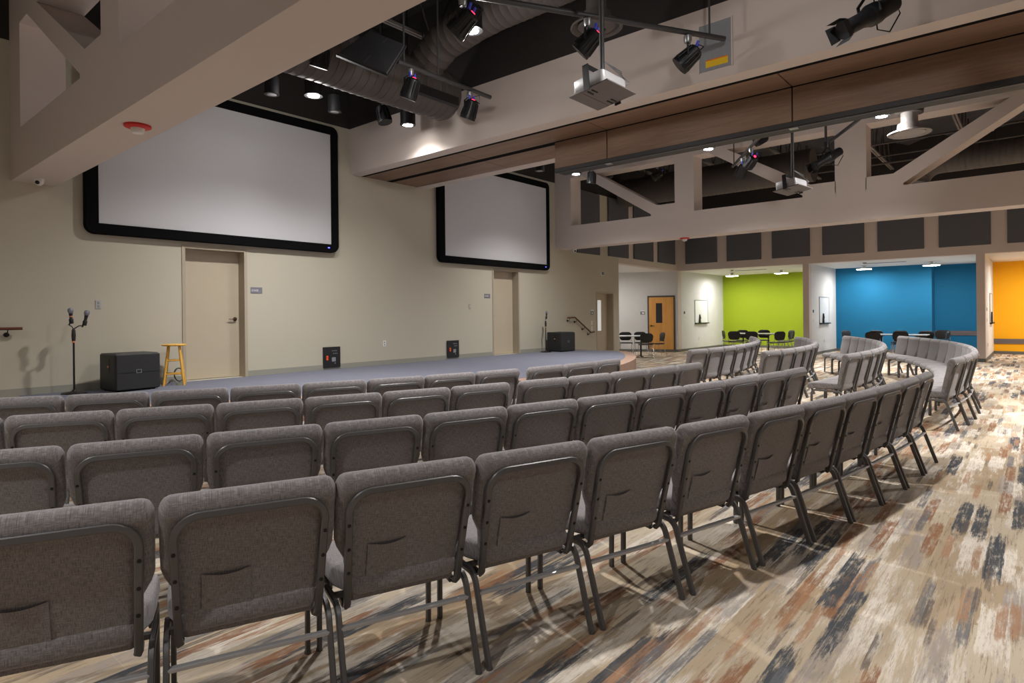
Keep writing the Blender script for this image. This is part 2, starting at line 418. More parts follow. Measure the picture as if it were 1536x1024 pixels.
# ------------------------------------------------------------------ trusses
def truss(name, x0, x1, label):
    b = MB(); Y = lambda y: 5.73-y          # mirror about the middle post
    def poly(p): b.prism(p, lambda v: (x0, v[0], v[1]), lambda v: (x1, v[0], v[1]))
    zt = 5.23
    poly([(YS,3.327),(-5.2,3.327),(-5.2,3.92),(YS,3.92)]); poly([(YS,zt),(-5.2,zt),(-5.2,5.8),(YS,5.8)])
    diag = [(7.31,3.92),(7.31,3.965),(9.352,zt),(8.918,zt),(7.146,4.167),(6.67,4.167),(6.67,3.92)]
    bays = [diag, [(y-3.535, z) for y, z in diag]]
    posts = [(YS,9.715),(6.67,6.185),(3.15,2.58)]
    for p in bays: poly(p); poly([(Y(y), z) for y, z in p][::-1])
    for a, c in posts: poly([(a,3.92),(c,3.92),(c,zt),(a,zt)])
    for a, c in posts[:2]: poly([(Y(c),3.92),(Y(a),3.92),(Y(a),zt),(Y(c),zt)])
    return struct(b.build(name, M_beam), label)
truss('truss_beam', 1.943, 2.424, 'beige boxed truss over the nearest seats')
truss('truss_beam', 13.97, 14.45, 'beige boxed truss before the coloured rooms')

# ------------------------------------------------------------------ wide header with folding partition
hd = struct(MB().box(7.21, 7.46, -5.2, YS, 4.285, LINE).build('header_beam', M_beam), 'wide beige header across the middle of the hall')
struct(MB().box(8.93, 9.19, -5.2, YS, 4.285, LINE).build('header_beam_side', M_beam, hd))
struct(MB().box(7.21, 9.19, -5.2, YS, LINE, DECK).build('header_upper_band', M_black, hd))
struct(MB().box(7.46, 8.93, -5.2, YS, 4.36, LINE).build('header_recess', M_vel, hd))
seams = [YS, 7.63, 4.965, 2.3, -.365, -3.03, -5.2]
for i, (a, c) in enumerate(zip(seams, seams[1:])):
    struct(MB().bbox(7.545, 8.105, c+.006, a-(.006 if i else 0), 4.29, 4.355, .004).build('soffit_panel', M_walnut, hd))
    y0 = max(c, 5.96)
    if a > 5.96: struct(MB().bbox(8.245, 8.925, y0+.006, a-(.006 if i else 0), 4.29, 4.355, .004).build('soffit_panel', M_walnut, hd))
for x0, x1 in ((7.462,7.541),(8.11,8.24)):
    struct(MB().box(x0, x1, -5.2, YS, 4.288, 4.36).build('track', M_vel, hd))
pt = thing('folding_partition', 'walnut panelled folding partition raised under the wide header', 'partition', (8.11, 0, 3.8))
for a, c in zip([5.95]+seams[2:], seams[2:]):
    MB().bbox(0, .05, c+.008, a-.008, .06, .48, .003).build('panel', M_walnutx, pt)
MB().box(.05, .27, -5.15, 5.94, .02, .48).build('core', M_blk, pt)
MB().box(.0, .1, -5.15, 5.95, 0, .058).build('bottom_seal', M_sealg, pt)
MB().box(.1, .28, -5.15, 5.95, .0, .02).build('bottom_seal', M_seal, pt)
MB().box(.02,.05,-5.15,5.95,-.012,0).build('bottom_rail', M_pipe, pt)
b = MB()
for y in (4.965, 2.3, -.365): b.box(.02, .1, y-.05, y+.05, -.02, -.012)
b.build('hinge_plate', M_alum, pt)

# ------------------------------------------------------------------ things fixed to walls
def screen(name, x0, x1, z0, z1, fr, label):
    # x0..z1: white field; fr: outer frame
    y = YS-.12; r = thing(name, label, 'screen', ((x0+x1)/2, YS, z0))
    ox, oz = (x0+x1)/2, z0
    out = rrect((fr[1]-fr[0])/2, (fr[3]-fr[2])/2, .13, 6); cx, cz = (fr[0]+fr[1])/2-ox, (fr[2]+fr[3])/2-oz
    out = [(p[0]+cx, p[1]+cz) for p in out]
    hx, hz = (x1-x0)/2, (z1-z0)
    inn = []
    for p in out:   # project the outer ring on the inner rectangle
        inn.append((max(-hx, min(hx, p[0])), max(0, min(hz, p[1]))))
    b = MB(); n = len(out)
    rings = [[(p[0], -.02, p[1]) for p in out], [(p[0], -.10, p[1]) for p in out], [(p[0]*.997, -.12, cz+(p[1]-cz)*.994) for p in out],
             [(p[0], -.12, p[1]) for p in inn], [(p[0], -.09, p[1]) for p in inn]]
    b.loft(rings, caps=False, smooth=False); b.build('frame', M_vel, r)
    MB().box(-hx, hx, -.095, -.03, 0, hz).build('screen_surface', M_screen, r)
    b = MB()
    for sx in (-hx*.7, hx*.7): b.box(sx-.1, sx+.1, -.03, 0, .3, hz-.3)
    b.build('wall_bracket', M_blk, r)
    MB().box(hx-.09, hx-.05, -.124, -.12, -.075, -.06).build('badge', M_bled, r)
    return r
screen('projection_screen', 2.905, 6.707, 2.864, 4.933, (2.741,6.862,2.712,5.09), 'large black framed projection screen over the door by the stool')
screen('projection_screen', 9.64, 13.43, 2.853, 4.92, (9.46,13.555,2.70,5.08), 'black framed projection screen seen beyond the wide header')

def plate(name, x, z, w_, h_, m, label, cat, detail=None, y=YS, group=None):
    o = thing(name, label, cat, (x, y, z)); 
    MB().bbox(-w_/2, w_/2, -.008, 0, -h_/2, h_/2, .003).build('mounting_plate', m, o)
    if detail == 'outlet':
        b = MB()
        for dz in (-.024, .024): b.bbox(-.014, .014, -.011, -.007, dz-.016, dz+.016, .002)
        b.build('receptacle', M_off, o)
    if detail == 'switch': MB().bbox(-.012, .012, -.013, -.007, -.03, .03, .003).build('rocker', M_grey, o)
    return o
plate('wall_outlet', 2.92, 1.71, .075, .12, M_silver, 'silver wall plate above the floor speaker beside the microphone stand', 'wall plate', 'outlet')
plate('wall_outlet', 8.0, .94, .075, .12, M_white, 'white outlet low on the tan wall between the two black panels', 'outlet', 'outlet')
plate('wall_switch', 10.52, 1.71, .075, .12, M_frame, 'tan wall switch left of the far stage door sign', 'switch', 'switch')
plate('wall_switch', 15.77, 1.235, .075, .12, M_white, 'upper white switch between handrail and the window door', 'switch', 'switch')
plate('wall_switch', 15.77, 1.07, .075, .12, M_white, 'lower white switch just above the end of the handrail', 'switch', 'switch')

def text(name, body, size, m, parent, loc, rot, align='LEFT'):
    cu = bpy.data.curves.new(name, 'FONT'); cu.body = body; cu.size = size; cu.extrude = .001; cu.align_x = align
    o = bpy.data.objects.new(name, cu); o.data.materials.append(m); C.objects.link(o)
    bpy.context.view_layer.update()
    me = bpy.data.meshes.new_from_object(o.evaluated_get(bpy.context.evaluated_depsgraph_get()))
    bpy.data.objects.remove(o); o = bpy.data.objects.new(name, me); C.objects.link(o)
    if not me.materials: me.materials.append(m)
    o.location = loc; o.rotation_euler = rot; o.parent = parent
    return o
for x, lab in ((5.275, 'grey sign on the wall right of the near stage door'), (11.135, 'grey sign on the wall left of the far stage door')):
    o = plate('door_sign', x, 1.97, .21, .105, M_sign, lab, 'sign')
    text('lettering', 'STAGE', .042, M_txt, o, (-.09, -.0095, -.016), (PI/2,0,0))
o = plate('door_sign', 15.79, 1.53, .15, .11, M_sign, 'small dark sign beside the window door at the wall end', 'sign')
MB().box(-.075, .075, -.012, -.008, .07, .1).build('name_strip', M_txt, o)
MB().box(-.02, .03, -.0095, -.008, -.02, .02).build('pictogram', M_txt, o)
o = plate('strobe_alarm', 16.4, 2.75, .2, .13, M_white, 'white fire alarm strobe high above the window door', 'alarm')
MB().bbox(-.04, .04, -.05, -.008, -.05, .05, .01).build('strobe_lens', M_off, o)

def rack(x, label):
    o = thing('connector_panel', label, 'panel', (x, YS, HS+.235))
    MB().bbox(-.185, .185, -.035, 0, -.195, .195, .006).build('plate', M_plas, o)
    for dz in (.0, -.045): MB().lathe([(.024,0),(.024,.012),(.014,.016)], (-.11,-.035,dz+.01), (0,-1,0), 14).build('power_connector', M_orange, o)
    b = MB()
    for i in range(4): b.lathe([(.011,0),(.011,.006)], (.0+.032*i,-.035,.12), (0,-1,0), 10)
    for i in range(3): b.lathe([(.012,0),(.012,.006)], (.03+.036*i,-.035,.07), (0,-1,0), 10)
    b.build('audio_jack', M_alum, o)
    MB().bbox(-.01, .075, -.042, -.035, -.085, -.005, .003).build('outlet_block', M_gpanel, o)
    MB().lathe([(.014,0),(.014,.01)], (.06,-.035,-.115), (0,-1,0), 10).build('knob', M_alum, o)
rack(6.74, 'black connector panel low on the wall nearer the stool')
rack(9.94, 'black connector panel low on the wall below the far screen')

def handrail(pts, marks, label):
    o = thing('handrail', label, 'handrail', pts[0])
    p0 = Vector(pts[0])
    MB().tube([Vector(p)-p0 for p in pts], .045, .04, 10).build('rail', M_rail, o)
    for m_ in marks:
        v = Vector(m_)-p0
        b = MB().lathe([(.032,0),(.032,.008),(.01,.012)], v+Vector((0,.085,-.08)), (0,-1,0), 12)
        b.tube([v+Vector((0,.08,-.08)), v+Vector((0,.02,-.075)), v+Vector((0,0,-.02))], .014)
        b.build('bracket', M_blk, o)
handrail([(2.03,10.165,1.39),(1.65,10.165,1.39),(.75,10.165,.89)], [(1.88,10.165,1.39),(1.2,10.165,1.14)], 'dark wood handrail by the steps nearest the truss')
handrail([(14.4,10.165,1.40),(14.77,10.165,1.41),(15.6,10.165,.95),(15.78,10.165,.97)], [(14.5,10.165,1.40),(14.85,10.165,1.36),(15.25,10.165,1.14),(15.55,10.165,.98)], 'dark handrail sloping down beside the far floor speaker')

# acoustic panels
def acou(p, q, z0, z1, label, grp):
    p, q = Vector(p), Vector(q); d = (q-p); L = d.length
    o = MB().bbox(-L/2, L/2, -.06, -.006, z0, z1, .008).build('acoustic_panel', M_acou)
    MB().box(-L/2+.1, L/2-.1, -.0059, -.003, z1-.3, z1-.26).build('mounting_strip', M_alum, o)
    o.location = ((p.x+q.x)/2, (p.y+q.y)/2, 0); o.rotation_euler = (0,0,math.atan2(d.y, d.x))
    tag(o, label, 'acoustic panel', grp)
ords = ['first','second','third','fourth','fifth','sixth','seventh','eighth','ninth','tenth','eleventh','twelfth','thirteenth','fourteenth']
ys = [10.26, 8.66, 7.06, 5.44, 3.84, 2.24, .64, -.96]
for i, y in enumerate(ys):
    acou((XB, y), (XB, y-1.23), 3.375, 5.13, 'charcoal acoustic panel, %s from the alcove corner above the coloured rooms' % ords[i], 'panels above the coloured rooms')
acou((14.98,YS),(16.2,YS), 3.3, 5.14, 'charcoal acoustic panel on the tan wall above the window door', 'panels above the alcove')
def hy(x): return 10.246+max(0, x-17.37)*.35/5.03
acou((16.72,10.246),(17.94,10.246), 3.31, 5.14, 'charcoal acoustic panel over the end corner of the tan wall', 'panels above the alcove')
acou((18.45,hy(18.45)),(20.0,hy(20.0)), 3.33, 5.14, 'charcoal acoustic panel above the middle of the alcove mouth', 'panels above the alcove')
acou((20.46,hy(20.46)),(22.02,hy(22.02)), 3.35, 5.14, 'charcoal acoustic panel above the alcove mouth next to the corner', 'panels above the alcove')

# whiteboards and small plates in the rooms
def whiteboard(x, y, label):
    o = thing('whiteboard', label, 'whiteboard', (x, y, 1.08))
    MB().bbox(-.63, .63, -.015, 0, .02, .93, .004).build('board', M_table, o)
    b = MB().box(-.65,.65,-.022,0,.93,.95).box(-.65,-.63,-.022,0,0,.95).box(.63,.65,-.022,0,0,.95); b.build('frame', M_alum, o)
    MB().box(-.65,.65,-.08,0,-.02,.02).build('marker_tray', M_blk, o)
    MB().prism([(-.06,.02),(.1,.02),(.06,.16),(.12,.2),(.02,.36),(-.02,.2)], lambda p: (p[0]-.25,-.02,p[1]), lambda p: (p[0]-.25,-.06,p[1])).build('eraser_cloth', M_blk, o)
whiteboard(24.55, 10.6, 'whiteboard on the pale side wall of the green room')
whiteboard(24.3, 5.88, 'whiteboard on the pale wall between green and blue rooms')
whiteboard(25.2, 1.16, 'whiteboard on the wall beside the yellow room')
for x, y, lab in ((22.95,10.6,'green'),(22.9,5.88,'blue'),(23.2,1.16,'yellow')):
    plate('thermostat', x, 1.52, .11, .1, M_dark, 'dark thermostat at the mouth of the %s room' % lab, 'thermostat', None, y)
    plate('wall_switch', x+.02, 1.2, .08, .12, M_white, 'white light switch at the mouth of the %s room' % lab, 'switch', 'switch', y)
    plate('wall_outlet', 24.3 if lab != 'yellow' else 23.5, .45, .08, .12, M_white, 'white outlet low on the side wall of the %s room' % lab, 'outlet', 'outlet', y)
o = plate('door_sign', 0, 1.52, .18, .12, M_sign, 'dark sign beside the honey maple door', 'sign'); o.location = (22.4+d.x*1.35-.001, 10.6+d.y*1.35, 1.52); o.rotation_euler = (0,0,math.atan2(-d.y,-d.x))
MB().box(-.02, .06, -.0095, -.008, -.03, .03).build('pictogram', M_txt, o); MB().box(-.09, .09, -.012, -.008, .075, .1).build('name_strip', M_txt, o)

# access panel on the header face
o = thing('access_panel', 'grey access panel with yellow label on the header face', 'panel', (7.21, 2.9, 4.4))
MB().box(-.006, 0, -.19, .2, 0, .56).build('cover', M_gpanel, o)
b = MB().box(-.012,0,-.205,-.19,-.01,.57).box(-.012,0,.2,.215,-.01,.57).box(-.012,0,-.19,.2,.56,.575); b.build('frame', M_beam, o)
lb = MB().box(-.009,-.006,-.15,.12,.04,.13).build('warning_label', M_yellab, o); MB().box(-.0095,-.009,-.15,.12,.115,.13).build('label_band', M_orlab, lb)

# smoke detectors, cameras on the truss undersides
def smoke(x, y, label):
    o = thing('smoke_detector', label, 'smoke detector', (x, y, 3.327))
    MB().lathe([(.115,0),(.115,-.018),(.085,-.03)], n=24).build('base', M_red, o)
    MB().lathe([(.06,-.03),(.058,-.055),(.045,-.075),(.02,-.08)], n=20).build('sensor_head', M_white, o)
smoke(2.18, 6.47, 'red and white smoke detector under the nearest truss'); smoke(14.2, 6.53, 'red and white smoke detector under the truss before the coloured rooms')
def camera(x, y, label):
    o = thing('security_camera', label, 'camera', (x, y, 3.327))
    MB().lathe([(.055,0),(.058,-.02),(.05,-.055),(.03,-.08),(.01,-.088)], n=20).build('dome_housing', M_white, o)
    MB().lathe([(.06,0),(.06,-.008)], n=20).build('mounting_ring', M_white, o)
    MB().lathe([(.026,0),(.024,.02),(.004,.026)], (-.022,-.028,-.05), (-.6,-.7,-.3), 14).build('lens', M_blk, o)
camera(2.16, 9.85, 'white dome camera under the nearest truss by the wall'); camera(14.4, 9.9, 'white dome camera under the far truss by the wall')
# ------------------------------------------------------------------ the grey hall chair
def yb(z):                                   # rear face of the back, leaning away from the stage
    return -.13+.13*((z-.36)/.53) if z > .36 else -.13
def chair_back():
    b = MB(); rings = []
    prof = [(.362,.222,.020,.0),(.37,.23,.03,.0),(.40,.234,.034,0),(.50,.242,.037,0),(.545,.25,.037,0),(.60,.280,.036,0),(.635,.291,.036,0),(.70,.293,.036,0),(.79,.2935,.039,.002),
            (.815,.2935,.043,.010),(.84,.2935,.045,.012),(.86,.293,.0435,.006),(.876,.288,.041,-.004),(.889,.279,.0375,-.016),(.896,.266,.033,-.028),(.899,.248,.029,-.04)]
    for z, w, t, bulge in prof:
        y1 = yb(z)-.006+bulge; y0 = yb(z)-2*t
        yc, ht = (y0+y1)/2, (y1-y0)/2
        rings.append([(px, yc+py, z) for px, py in rrect(w, ht, min(.034, ht*.9), 5)])
    return b.loft(rings)
def chair_frame():
    pts = [(-.238,.362),(-.244,.55),(-.250,.735)]+[(x, z) for x, z in arc(-.166,.742,.085,180,90,8)]
    pts += [(-x, z) for x, z in pts[::-1]]
    path = [Vector((-.232,-.22,.345)), Vector((-.234,-.165,.340)), Vector((-.235,-.135,.347))]+[Vector((x, yb(z)+.012, z)) for x, z in pts]+[Vector((.235,-.135,.347)), Vector((.234,-.165,.340)), Vector((.232,-.22,.345))]
    return MB().tube(path, .027, .024, up=(0,1,.245), sq=True)
def chair_bolts():
    for sx in (-1, 1):
        for z in (.50, .60, .70): yield MB().lathe([(.0075,0),(.0075,.003),(.004,.005)], (sx*(.2425+.04*(z-.5)), yb(z)+.0235, z), (0,1,-.245), 8)
def chair_seat():
    b = MB(); rings = []
    prof = [(-.105,.215,.030,.425),(-.115,.232,.040,.428),(-.16,.245,.045,.430),(-.24,.274,.047,.431),(-.35,.278,.048,.432),(-.50,.276,.048,.430),(-.545,.272,.044,.425),(-.57,.262,.034,.418),(-.58,.24,.018,.415)]
    for y, w, t, zc in prof: rings.append([(px, y, zc+pz) for px, pz in rrect(w, t, min(.035, t*.9), 4)])
    return b.loft(rings)
def rear_leg(s):
    a = [(s*.276,-.30,.366),(s*.276,-.165,.366)]
    bend = [(s*.276, -.165+.07*math.sin(math.radians(t)), .366-.07*(1-math.cos(math.radians(t)))) for t in (18,36,54,70)]
    y, z = bend[-1][1:]
    return MB().tube(a+bend+[(s*.276,.012,.004)], .030, .021, up=(s,0,0), sq=True).lathe([(.015,0),(.015,.012)], (s*.276,.012,0), n=8)
def front_leg(s):
    a = [(s*.262,-.30,.366),(s*.262,-.45,.366)]
    bend = [(s*.262, -.45-.06*math.sin(math.radians(t)), .366-.06*(1-math.cos(math.radians(t)))) for t in (22,45,68,84)]
    return MB().tube(a+bend+[(s*.262,-.515,.004)], .030, .021, up=(s,0,0), sq=True).lathe([(.015,0),(.015,.012)], (s*.262,-.515,0), n=8)
def chair_pocket():
    # sewn-on patch whose upper lip sags open a little
    b = MB(); n = 10; x0, x1, z0, z1 = .005, .165, .45, .60; rows = []
    for j in range(7):
        v = j/6; row = []
        for i in range(n+1):
            u = i/n; sag = .011*math.sin(PI*u)*v**3
            x = x0+(x1-x0)*u; z = z0+(z1-z0)*v-sag*1.1
            row.append((x, yb(z)-.004+.002+.0025*min(1, v*3)+.009*math.sin(PI*u)*v**6, z))
        rows.append(row)
    for row in rows: b.v += row
    for j in range(6):
        for i in range(n): b.f.append([j*(n+1)+i, j*(n+1)+i+1, (j+1)*(n+1)+i+1, (j+1)*(n+1)+i]); b.s.append(True)
    return b
def make_chair(label, loc, rz, group, near=True):
    t = thing('hall_chair', label, 'chair', loc, rz, group)
    chair_seat().build('seat', M_fab, t)
    bk = chair_back().build('backrest', M_fab, t)
    if near: chair_pocket().build('pocket', M_fab, bk)
    fr = chair_frame().build('back_frame', M_steel, t)
    if near:
        for q in chair_bolts(): q.build('bolt', M_bolt, fr)
    for s in (-1, 1): rear_leg(s).build('leg', M_steel, t)
    for s in (-1, 1): front_leg(s).build('leg', M_steel, t)
    zb = .285; y = -.0985+(.012+.0985)*(.32-zb)/.316
    b = MB().tube([(-.272,y,zb),(.272,y,zb)], .030, .016, up=(0,0,1), sq=True); b.build('stretcher', M_bar, t)
    b = MB().box(-.27,.27,-.46,-.435,.362,.38).box(-.27,.27,-.21,-.185,.362,.38); b.build('seat_rail', M_steel, t)
    return t
SEATS = {
'A': [(0.5177529139310877, 2.3510243554534846, -0.4165), (1.071, 2.118, -0.3833), (1.623, 1.905, -0.3507), (2.192, 1.708, -0.3183), (2.783, 1.524, -0.285), (3.398, 1.355, -0.2507), (4.019, 1.207, -0.2163), (4.622, 1.085, -0.1833), (5.216, 0.985, -0.152), (5.813, 0.904, -0.12), (6.434, 0.841, -0.0849), (7.078, 0.799, -0.0481)],
'B': [(0.584, 3.658, -0.4636), (1.127, 3.399, -0.4279), (1.679, 3.158, -0.3924), (2.24, 2.939, -0.3567), (2.808, 2.74, -0.3203), (3.383, 2.563, -0.2832), (3.964, 2.406, -0.2464), (4.55, 2.269, -0.2102), (5.141, 2.155, -0.174), (5.744, 2.06, -0.1371), (6.348, 1.987, -0.1005), (6.962, 1.937, -0.0635)],
'C': [(0.609, 5.07, -0.5251), (1.136, 4.779, -0.4845), (1.674, 4.509, -0.4443), (2.223, 4.263, -0.4043), (2.782, 4.039, -0.3636), (3.35, 3.84, -0.3219), (3.926, 3.664, -0.2796), (4.605, 3.489, -0.2285), (5.196, 3.364, -0.1869), (5.799, 3.263, -0.1449), (6.396, 3.188, -0.1036), (6.996, 3.138, -0.0644)],
'D': [(1.169, 6.043, -0.5726), (1.683, 5.73, -0.5193), (2.213, 5.445, -0.467), (2.759, 5.191, -0.4145), (3.317, 4.965, -0.3608), (3.887, 4.77, -0.3058), (4.467, 4.607, -0.2501), (5.065, 4.474, -0.1936), (5.788, 4.356, -0.1278), (6.389, 4.295, -0.0736), (6.99, 4.266, -0.0212)],
'F1': [(9.862, 4.275, -0.1038), (10.463, 4.231, -0.0453), (11.066, 4.221, 0.0132), (11.669, 4.246, 0.0717), (12.268, 4.307, 0.1302), (12.864, 4.403, 0.1887), (13.452, 4.533, 0.2472), (14.032, 4.698, 0.3057), (14.602, 4.896, 0.3641), (15.159, 5.127, 0.4226), (15.701, 5.39, 0.4811)],
'F2': [(10.074, 3.158, -0.12), (10.674, 3.105, -0.0559), (11.277, 3.09, 0.0082), (11.88, 3.115, 0.0723), (12.479, 3.177, 0.1364), (13.074, 3.278, 0.2004), (13.66, 3.417, 0.2645), (14.237, 3.593, 0.3286), (14.801, 3.806, 0.3927), (15.35, 4.055, 0.4568), (15.883, 4.338, 0.5208)],
'F3': [(9.924, 1.994, -0.1009), (10.525, 1.949, -0.0486), (11.128, 1.935, 0.0037), (11.731, 1.953, 0.056), (12.332, 2.003, 0.1083), (12.929, 2.083, 0.1606), (13.522, 2.195, 0.2129), (14.107, 2.338, 0.2652), (14.685, 2.511, 0.3175), (15.253, 2.715, 0.3698), (15.809, 2.947, 0.4221), (16.352, 3.208, 0.4744), (16.881, 3.498, 0.5267)],
'F4': [(9.704, 0.747, -0.1129), (10.305, 0.694, -0.0628), (10.907, 0.671, -0.0127), (11.51, 0.678, 0.0374), (12.112, 0.716, 0.0876), (12.711, 0.784, 0.1377), (13.306, 0.882, 0.1878), (13.895, 1.009, 0.2379), (14.478, 1.166, 0.2881), (15.051, 1.351, 0.3382), (15.615, 1.566, 0.3883), (16.167, 1.808, 0.4384), (16.706, 2.077, 0.4886), (17.231, 2.374, 0.5387)],
}
info = {'A':('back','near','camera'),'B':('third','near',''),'C':('second','near',''),'D':('front','near',''),'F4':('back','far',''),'F3':('third','far',''),'F2':('second','far',''),'F1':('front','far','')}
protos = {}
for k in ('A','B','C','D','F1','F2','F3','F4'):
    row, blk, _ = info[k]; L = SEATS[k]
    for i, (x, y, ph) in enumerate(L):
        n = len(L)-1-i if blk == 'near' else i
        where = 'on the aisle end of' if n == 0 else ('%s from the aisle in' % ords[n])
        blkname = 'the block before the stage' if blk == 'near' else 'the block toward the coloured rooms'
        lab = 'grey chair %s the %s row, %s' % (where, row, blkname)
        grp = 'grey hall chairs, %s row of %s' % (row, blkname)
        if blk not in protos: protos[blk] = make_chair(lab, (x,y,0), ph+PI, grp, blk == 'near')
        else: dup(protos[blk], (x,y,0), ph+PI, lab, grp)

# ------------------------------------------------------------------ black chairs and white tables in the rooms
def black_chair(label, loc, rz, group):
    t = thing('stack_chair', label, 'chair', loc, rz, group)
    b = MB(); rings = []
    for z, w, th in ((.53,.13,.008),(.55,.17,.012),(.62,.21,.013),(.72,.225,.013),(.77,.215,.012),(.80,.19,.012),(.825,.15,.011),(.835,.11,.009)):
        rr = []
        for px, py in rrect(w, th, th*.8, 3): rr.append((px, py-.05-.12*(z-.5)*-1+.35*px*px*-1, z))
        rings.append(rr)
    b.loft(rings).build('backrest', M_plas, t)
    MB().loft([[(px, y, zc+pz) for px, pz in rrect(w, .012, .01, 3)] for y, w, zc in ((-.03,.18,.455),(-.08,.22,.445),(-.3,.23,.445),(-.42,.225,.455),(-.47,.2,.445))]).build('seat', M_plas, t)
    for s in (-1, 1):
        MB().tube([(s*.2,-.06,.62),(s*.21,-.055,.5),(s*.215,-.1,.43),(s*.235,.03,.01)], .02, n=8).build('leg', M_chrome, t)
        MB().tube([(s*.2,-.12,.43),(s*.215,-.38,.43),(s*.23,-.44,.01)], .02, n=8).build('leg', M_chrome, t)
    return t
bproto = None
def bchair(x, y, rz, label, group):
    global bproto
    if bproto is None: bproto = black_chair(label, (x,y,0), rz, group)
    else: dup(bproto, (x,y,0), rz, label, group)
def table(x, y, rz, L, label):
    t = thing('folding_table', label, 'table', (x,y,0), rz)
    MB().bbox(-L/2, L/2, -.38, .38, .71, .74, .008).build('tabletop', M_table, t)
    for s in (-1, 1):
        b = MB().tube([(s*(L/2-.3),0,.02),(s*(L/2-.3),0,.71)], .05, n=10).tube([(s*(L/2-.3),-.32,.02),(s*(L/2-.3),.32,.02)], .045, .035, n=8).tube([(s*(L/2-.3),-.3,.69),(s*(L/2-.3),.3,.69)], .035, n=8)
        b.build('leg', M_blk, t)
def away(x, y, tx, ty): return math.atan2(-(x-tx), (y-ty))    # back of the chair away from the table
G = [(22.75,9.0,'black chair at the end near the whiteboard wall'),(22.0,8.3,'black chair showing its back near the whiteboard end'),(23.75,8.6,'black chair on the wall side near the whiteboard end'),(22.05,7.7,'black chair showing its back at the middle'),
     (24.2,7.95,'black chair facing the hall from the middle'),(22.2,6.75,'nearest black chair at the blue room end'),(23.0,6.6,'middle black chair at the blue room end'),(23.9,6.85,'rear black chair at the blue room end')]
table(22.95, 7.85, PI/2, 1.5, 'white folding table at the mouth of the green room')
for x, y, w_ in G: bchair(x, y, away(x, y, 22.95, 7.85 if abs(y-7.85) > .75 else y), w_+' of the green room table', 'black chairs of the green room')
table(23.45, 3.45, PI/2, 1.6, 'white folding table at the mouth of the blue room')
B_ = [(24.3,5.2,'side-on black chair at the end by the whiteboard wall'),(22.62,4.05,'black chair showing its back near the whiteboard end'),(24.35,4.25,'black chair on the wall side near the whiteboard end'),(22.7,3.3,'black chair showing its back at the middle'),
      (24.5,3.55,'black chair on the wall side at the middle'),(24.35,2.8,'black chair on the wall side toward the yellow room'),(23.75,2.15,'black chair at the end toward the yellow room'),(25.4,2.45,'lone black chair by the wall recess, away')]
for x, y, w_ in B_: bchair(x, y, away(x, y, 23.45, 3.42 if abs(y-3.42) > .95 else y) if x < 25 else PI*.6, w_+' of the blue room table', 'black chairs of the blue room')
table(19.0, 10.98, -.9, 1.7, 'white folding table in the alcove')
for x, y, rz, w_ in [(19.95,11.52,-.93,'black chair behind the table, farther from the maple door'),(20.28,11.1,-.93,'black chair behind the table, nearer the maple door'),(18.78,10.02,2.24,'black chair before the table'),(19.95,10.0,-2.3,'black chair beside the maple door at the end of the table'),(18.2,12.2,.9,'black chair mostly behind the end of the tan wall')]:
    bchair(x, y, rz, w_+' in the alcove', 'black chairs of the alcove')

# ------------------------------------------------------------------ things on the stage
ZS = HS+.004
def sub(loc, rz, label):
    o = thing('floor_speaker', label, 'speaker', loc, rz)
    w_, d_, h_ = .58, .52, .52
    MB().bbox(0, w_, .03, d_, .012, h_, .02).build('cabinet', M_plas, o)
    MB().loft([[(w_/2+px, y, h_/2+.006+pz) for px, pz in rrect(w_/2-i, h_/2-.012-i, .02, 3)] for y, i in ((.05,0),(.012,.004),(0,.014))], smooth=False).build('grille', M_seal, o)
    b = MB().box(.03,w_-.03,-.003,.0,h_/2-.004,h_/2+.001); b.build('seam', M_blk, o)
    fr = MB(); 
    for a in ((.255,.325,.29,.296),(.255,.325,.246,.252),(.255,.261,.246,.296),(.319,.325,.246,.296)): fr.box(a[0],a[1],-.005,0,a[2],a[3])
    fr.build('badge', M_gpanel, o)
    hb = MB().bbox(-.004,.006,.2,.27,.26,.45,.003); hb.build('handle', M_blk, o)
    MB().box(-.006,.0,.215,.255,.33,.355).build('handle_tag', M_copper, o)
    for x in (.06,w_-.06):
        for y in (.08,d_-.06): MB().lathe([(.02,0),(.02,.013)], (x,y,0), n=10).build('foot', M_seal, o)
sub((2.905,9.5,ZS), math.radians(5), 'black floor speaker beside the wooden stool')
sub((13.34,9.62,ZS), math.radians(-4), 'black floor speaker at the far end of the stage')
# stool
o = thing('wooden_stool', 'round honey coloured wooden stool beside the floor speaker', 'stool', (3.80,9.90,ZS))
MB().lathe([(.14,.585),(.165,.592),(.168,.603),(.16,.612)], n=28).build('seat', M_pine, o)
ends = []
for k in range(4):
    a = math.radians(20+90*k); p = Vector((.1*math.cos(a), .1*math.sin(a), .587)); q = Vector((.19*math.cos(a), .19*math.sin(a), 0)); ends.append((p, q))
    MB().tube([q, p], .034, .034, 8, up=(0,1,0)).build('leg', M_pine, o)
for k in range(4):
    for z in ((.2 if k % 2 else .17), (.4 if k % 2 else .37)):
        a = ends[k][1].lerp(ends[k][0], z/.587); c = ends[(k+1) % 4][1].lerp(ends[(k+1) % 4][0], z/.587)
        MB().tube([a, c], .02, n=8).build('rung', M_pine, o)
# a small coil and tape under the stool
tag(MB().lathe([(.03,0),(.035,.006),(.01,.008)], (3.86,9.88,ZS), n=14).build('tape_disc', mat('green tape', srgb(170,170,40), .5)), 'small yellow green disc on the stage carpet under the stool', 'disc')
c_ = MB(); c_.tube([(3.95+.07*math.cos(t*.5), 10.11+.02*math.sin(t*.5), ZS+.12+.1*math.sin(t*.5)+.01) for t in range(26)], .02, n=6)
tag(c_.build('cable_coil', M_plas), 'black cable coil behind the wooden stool', 'cable')
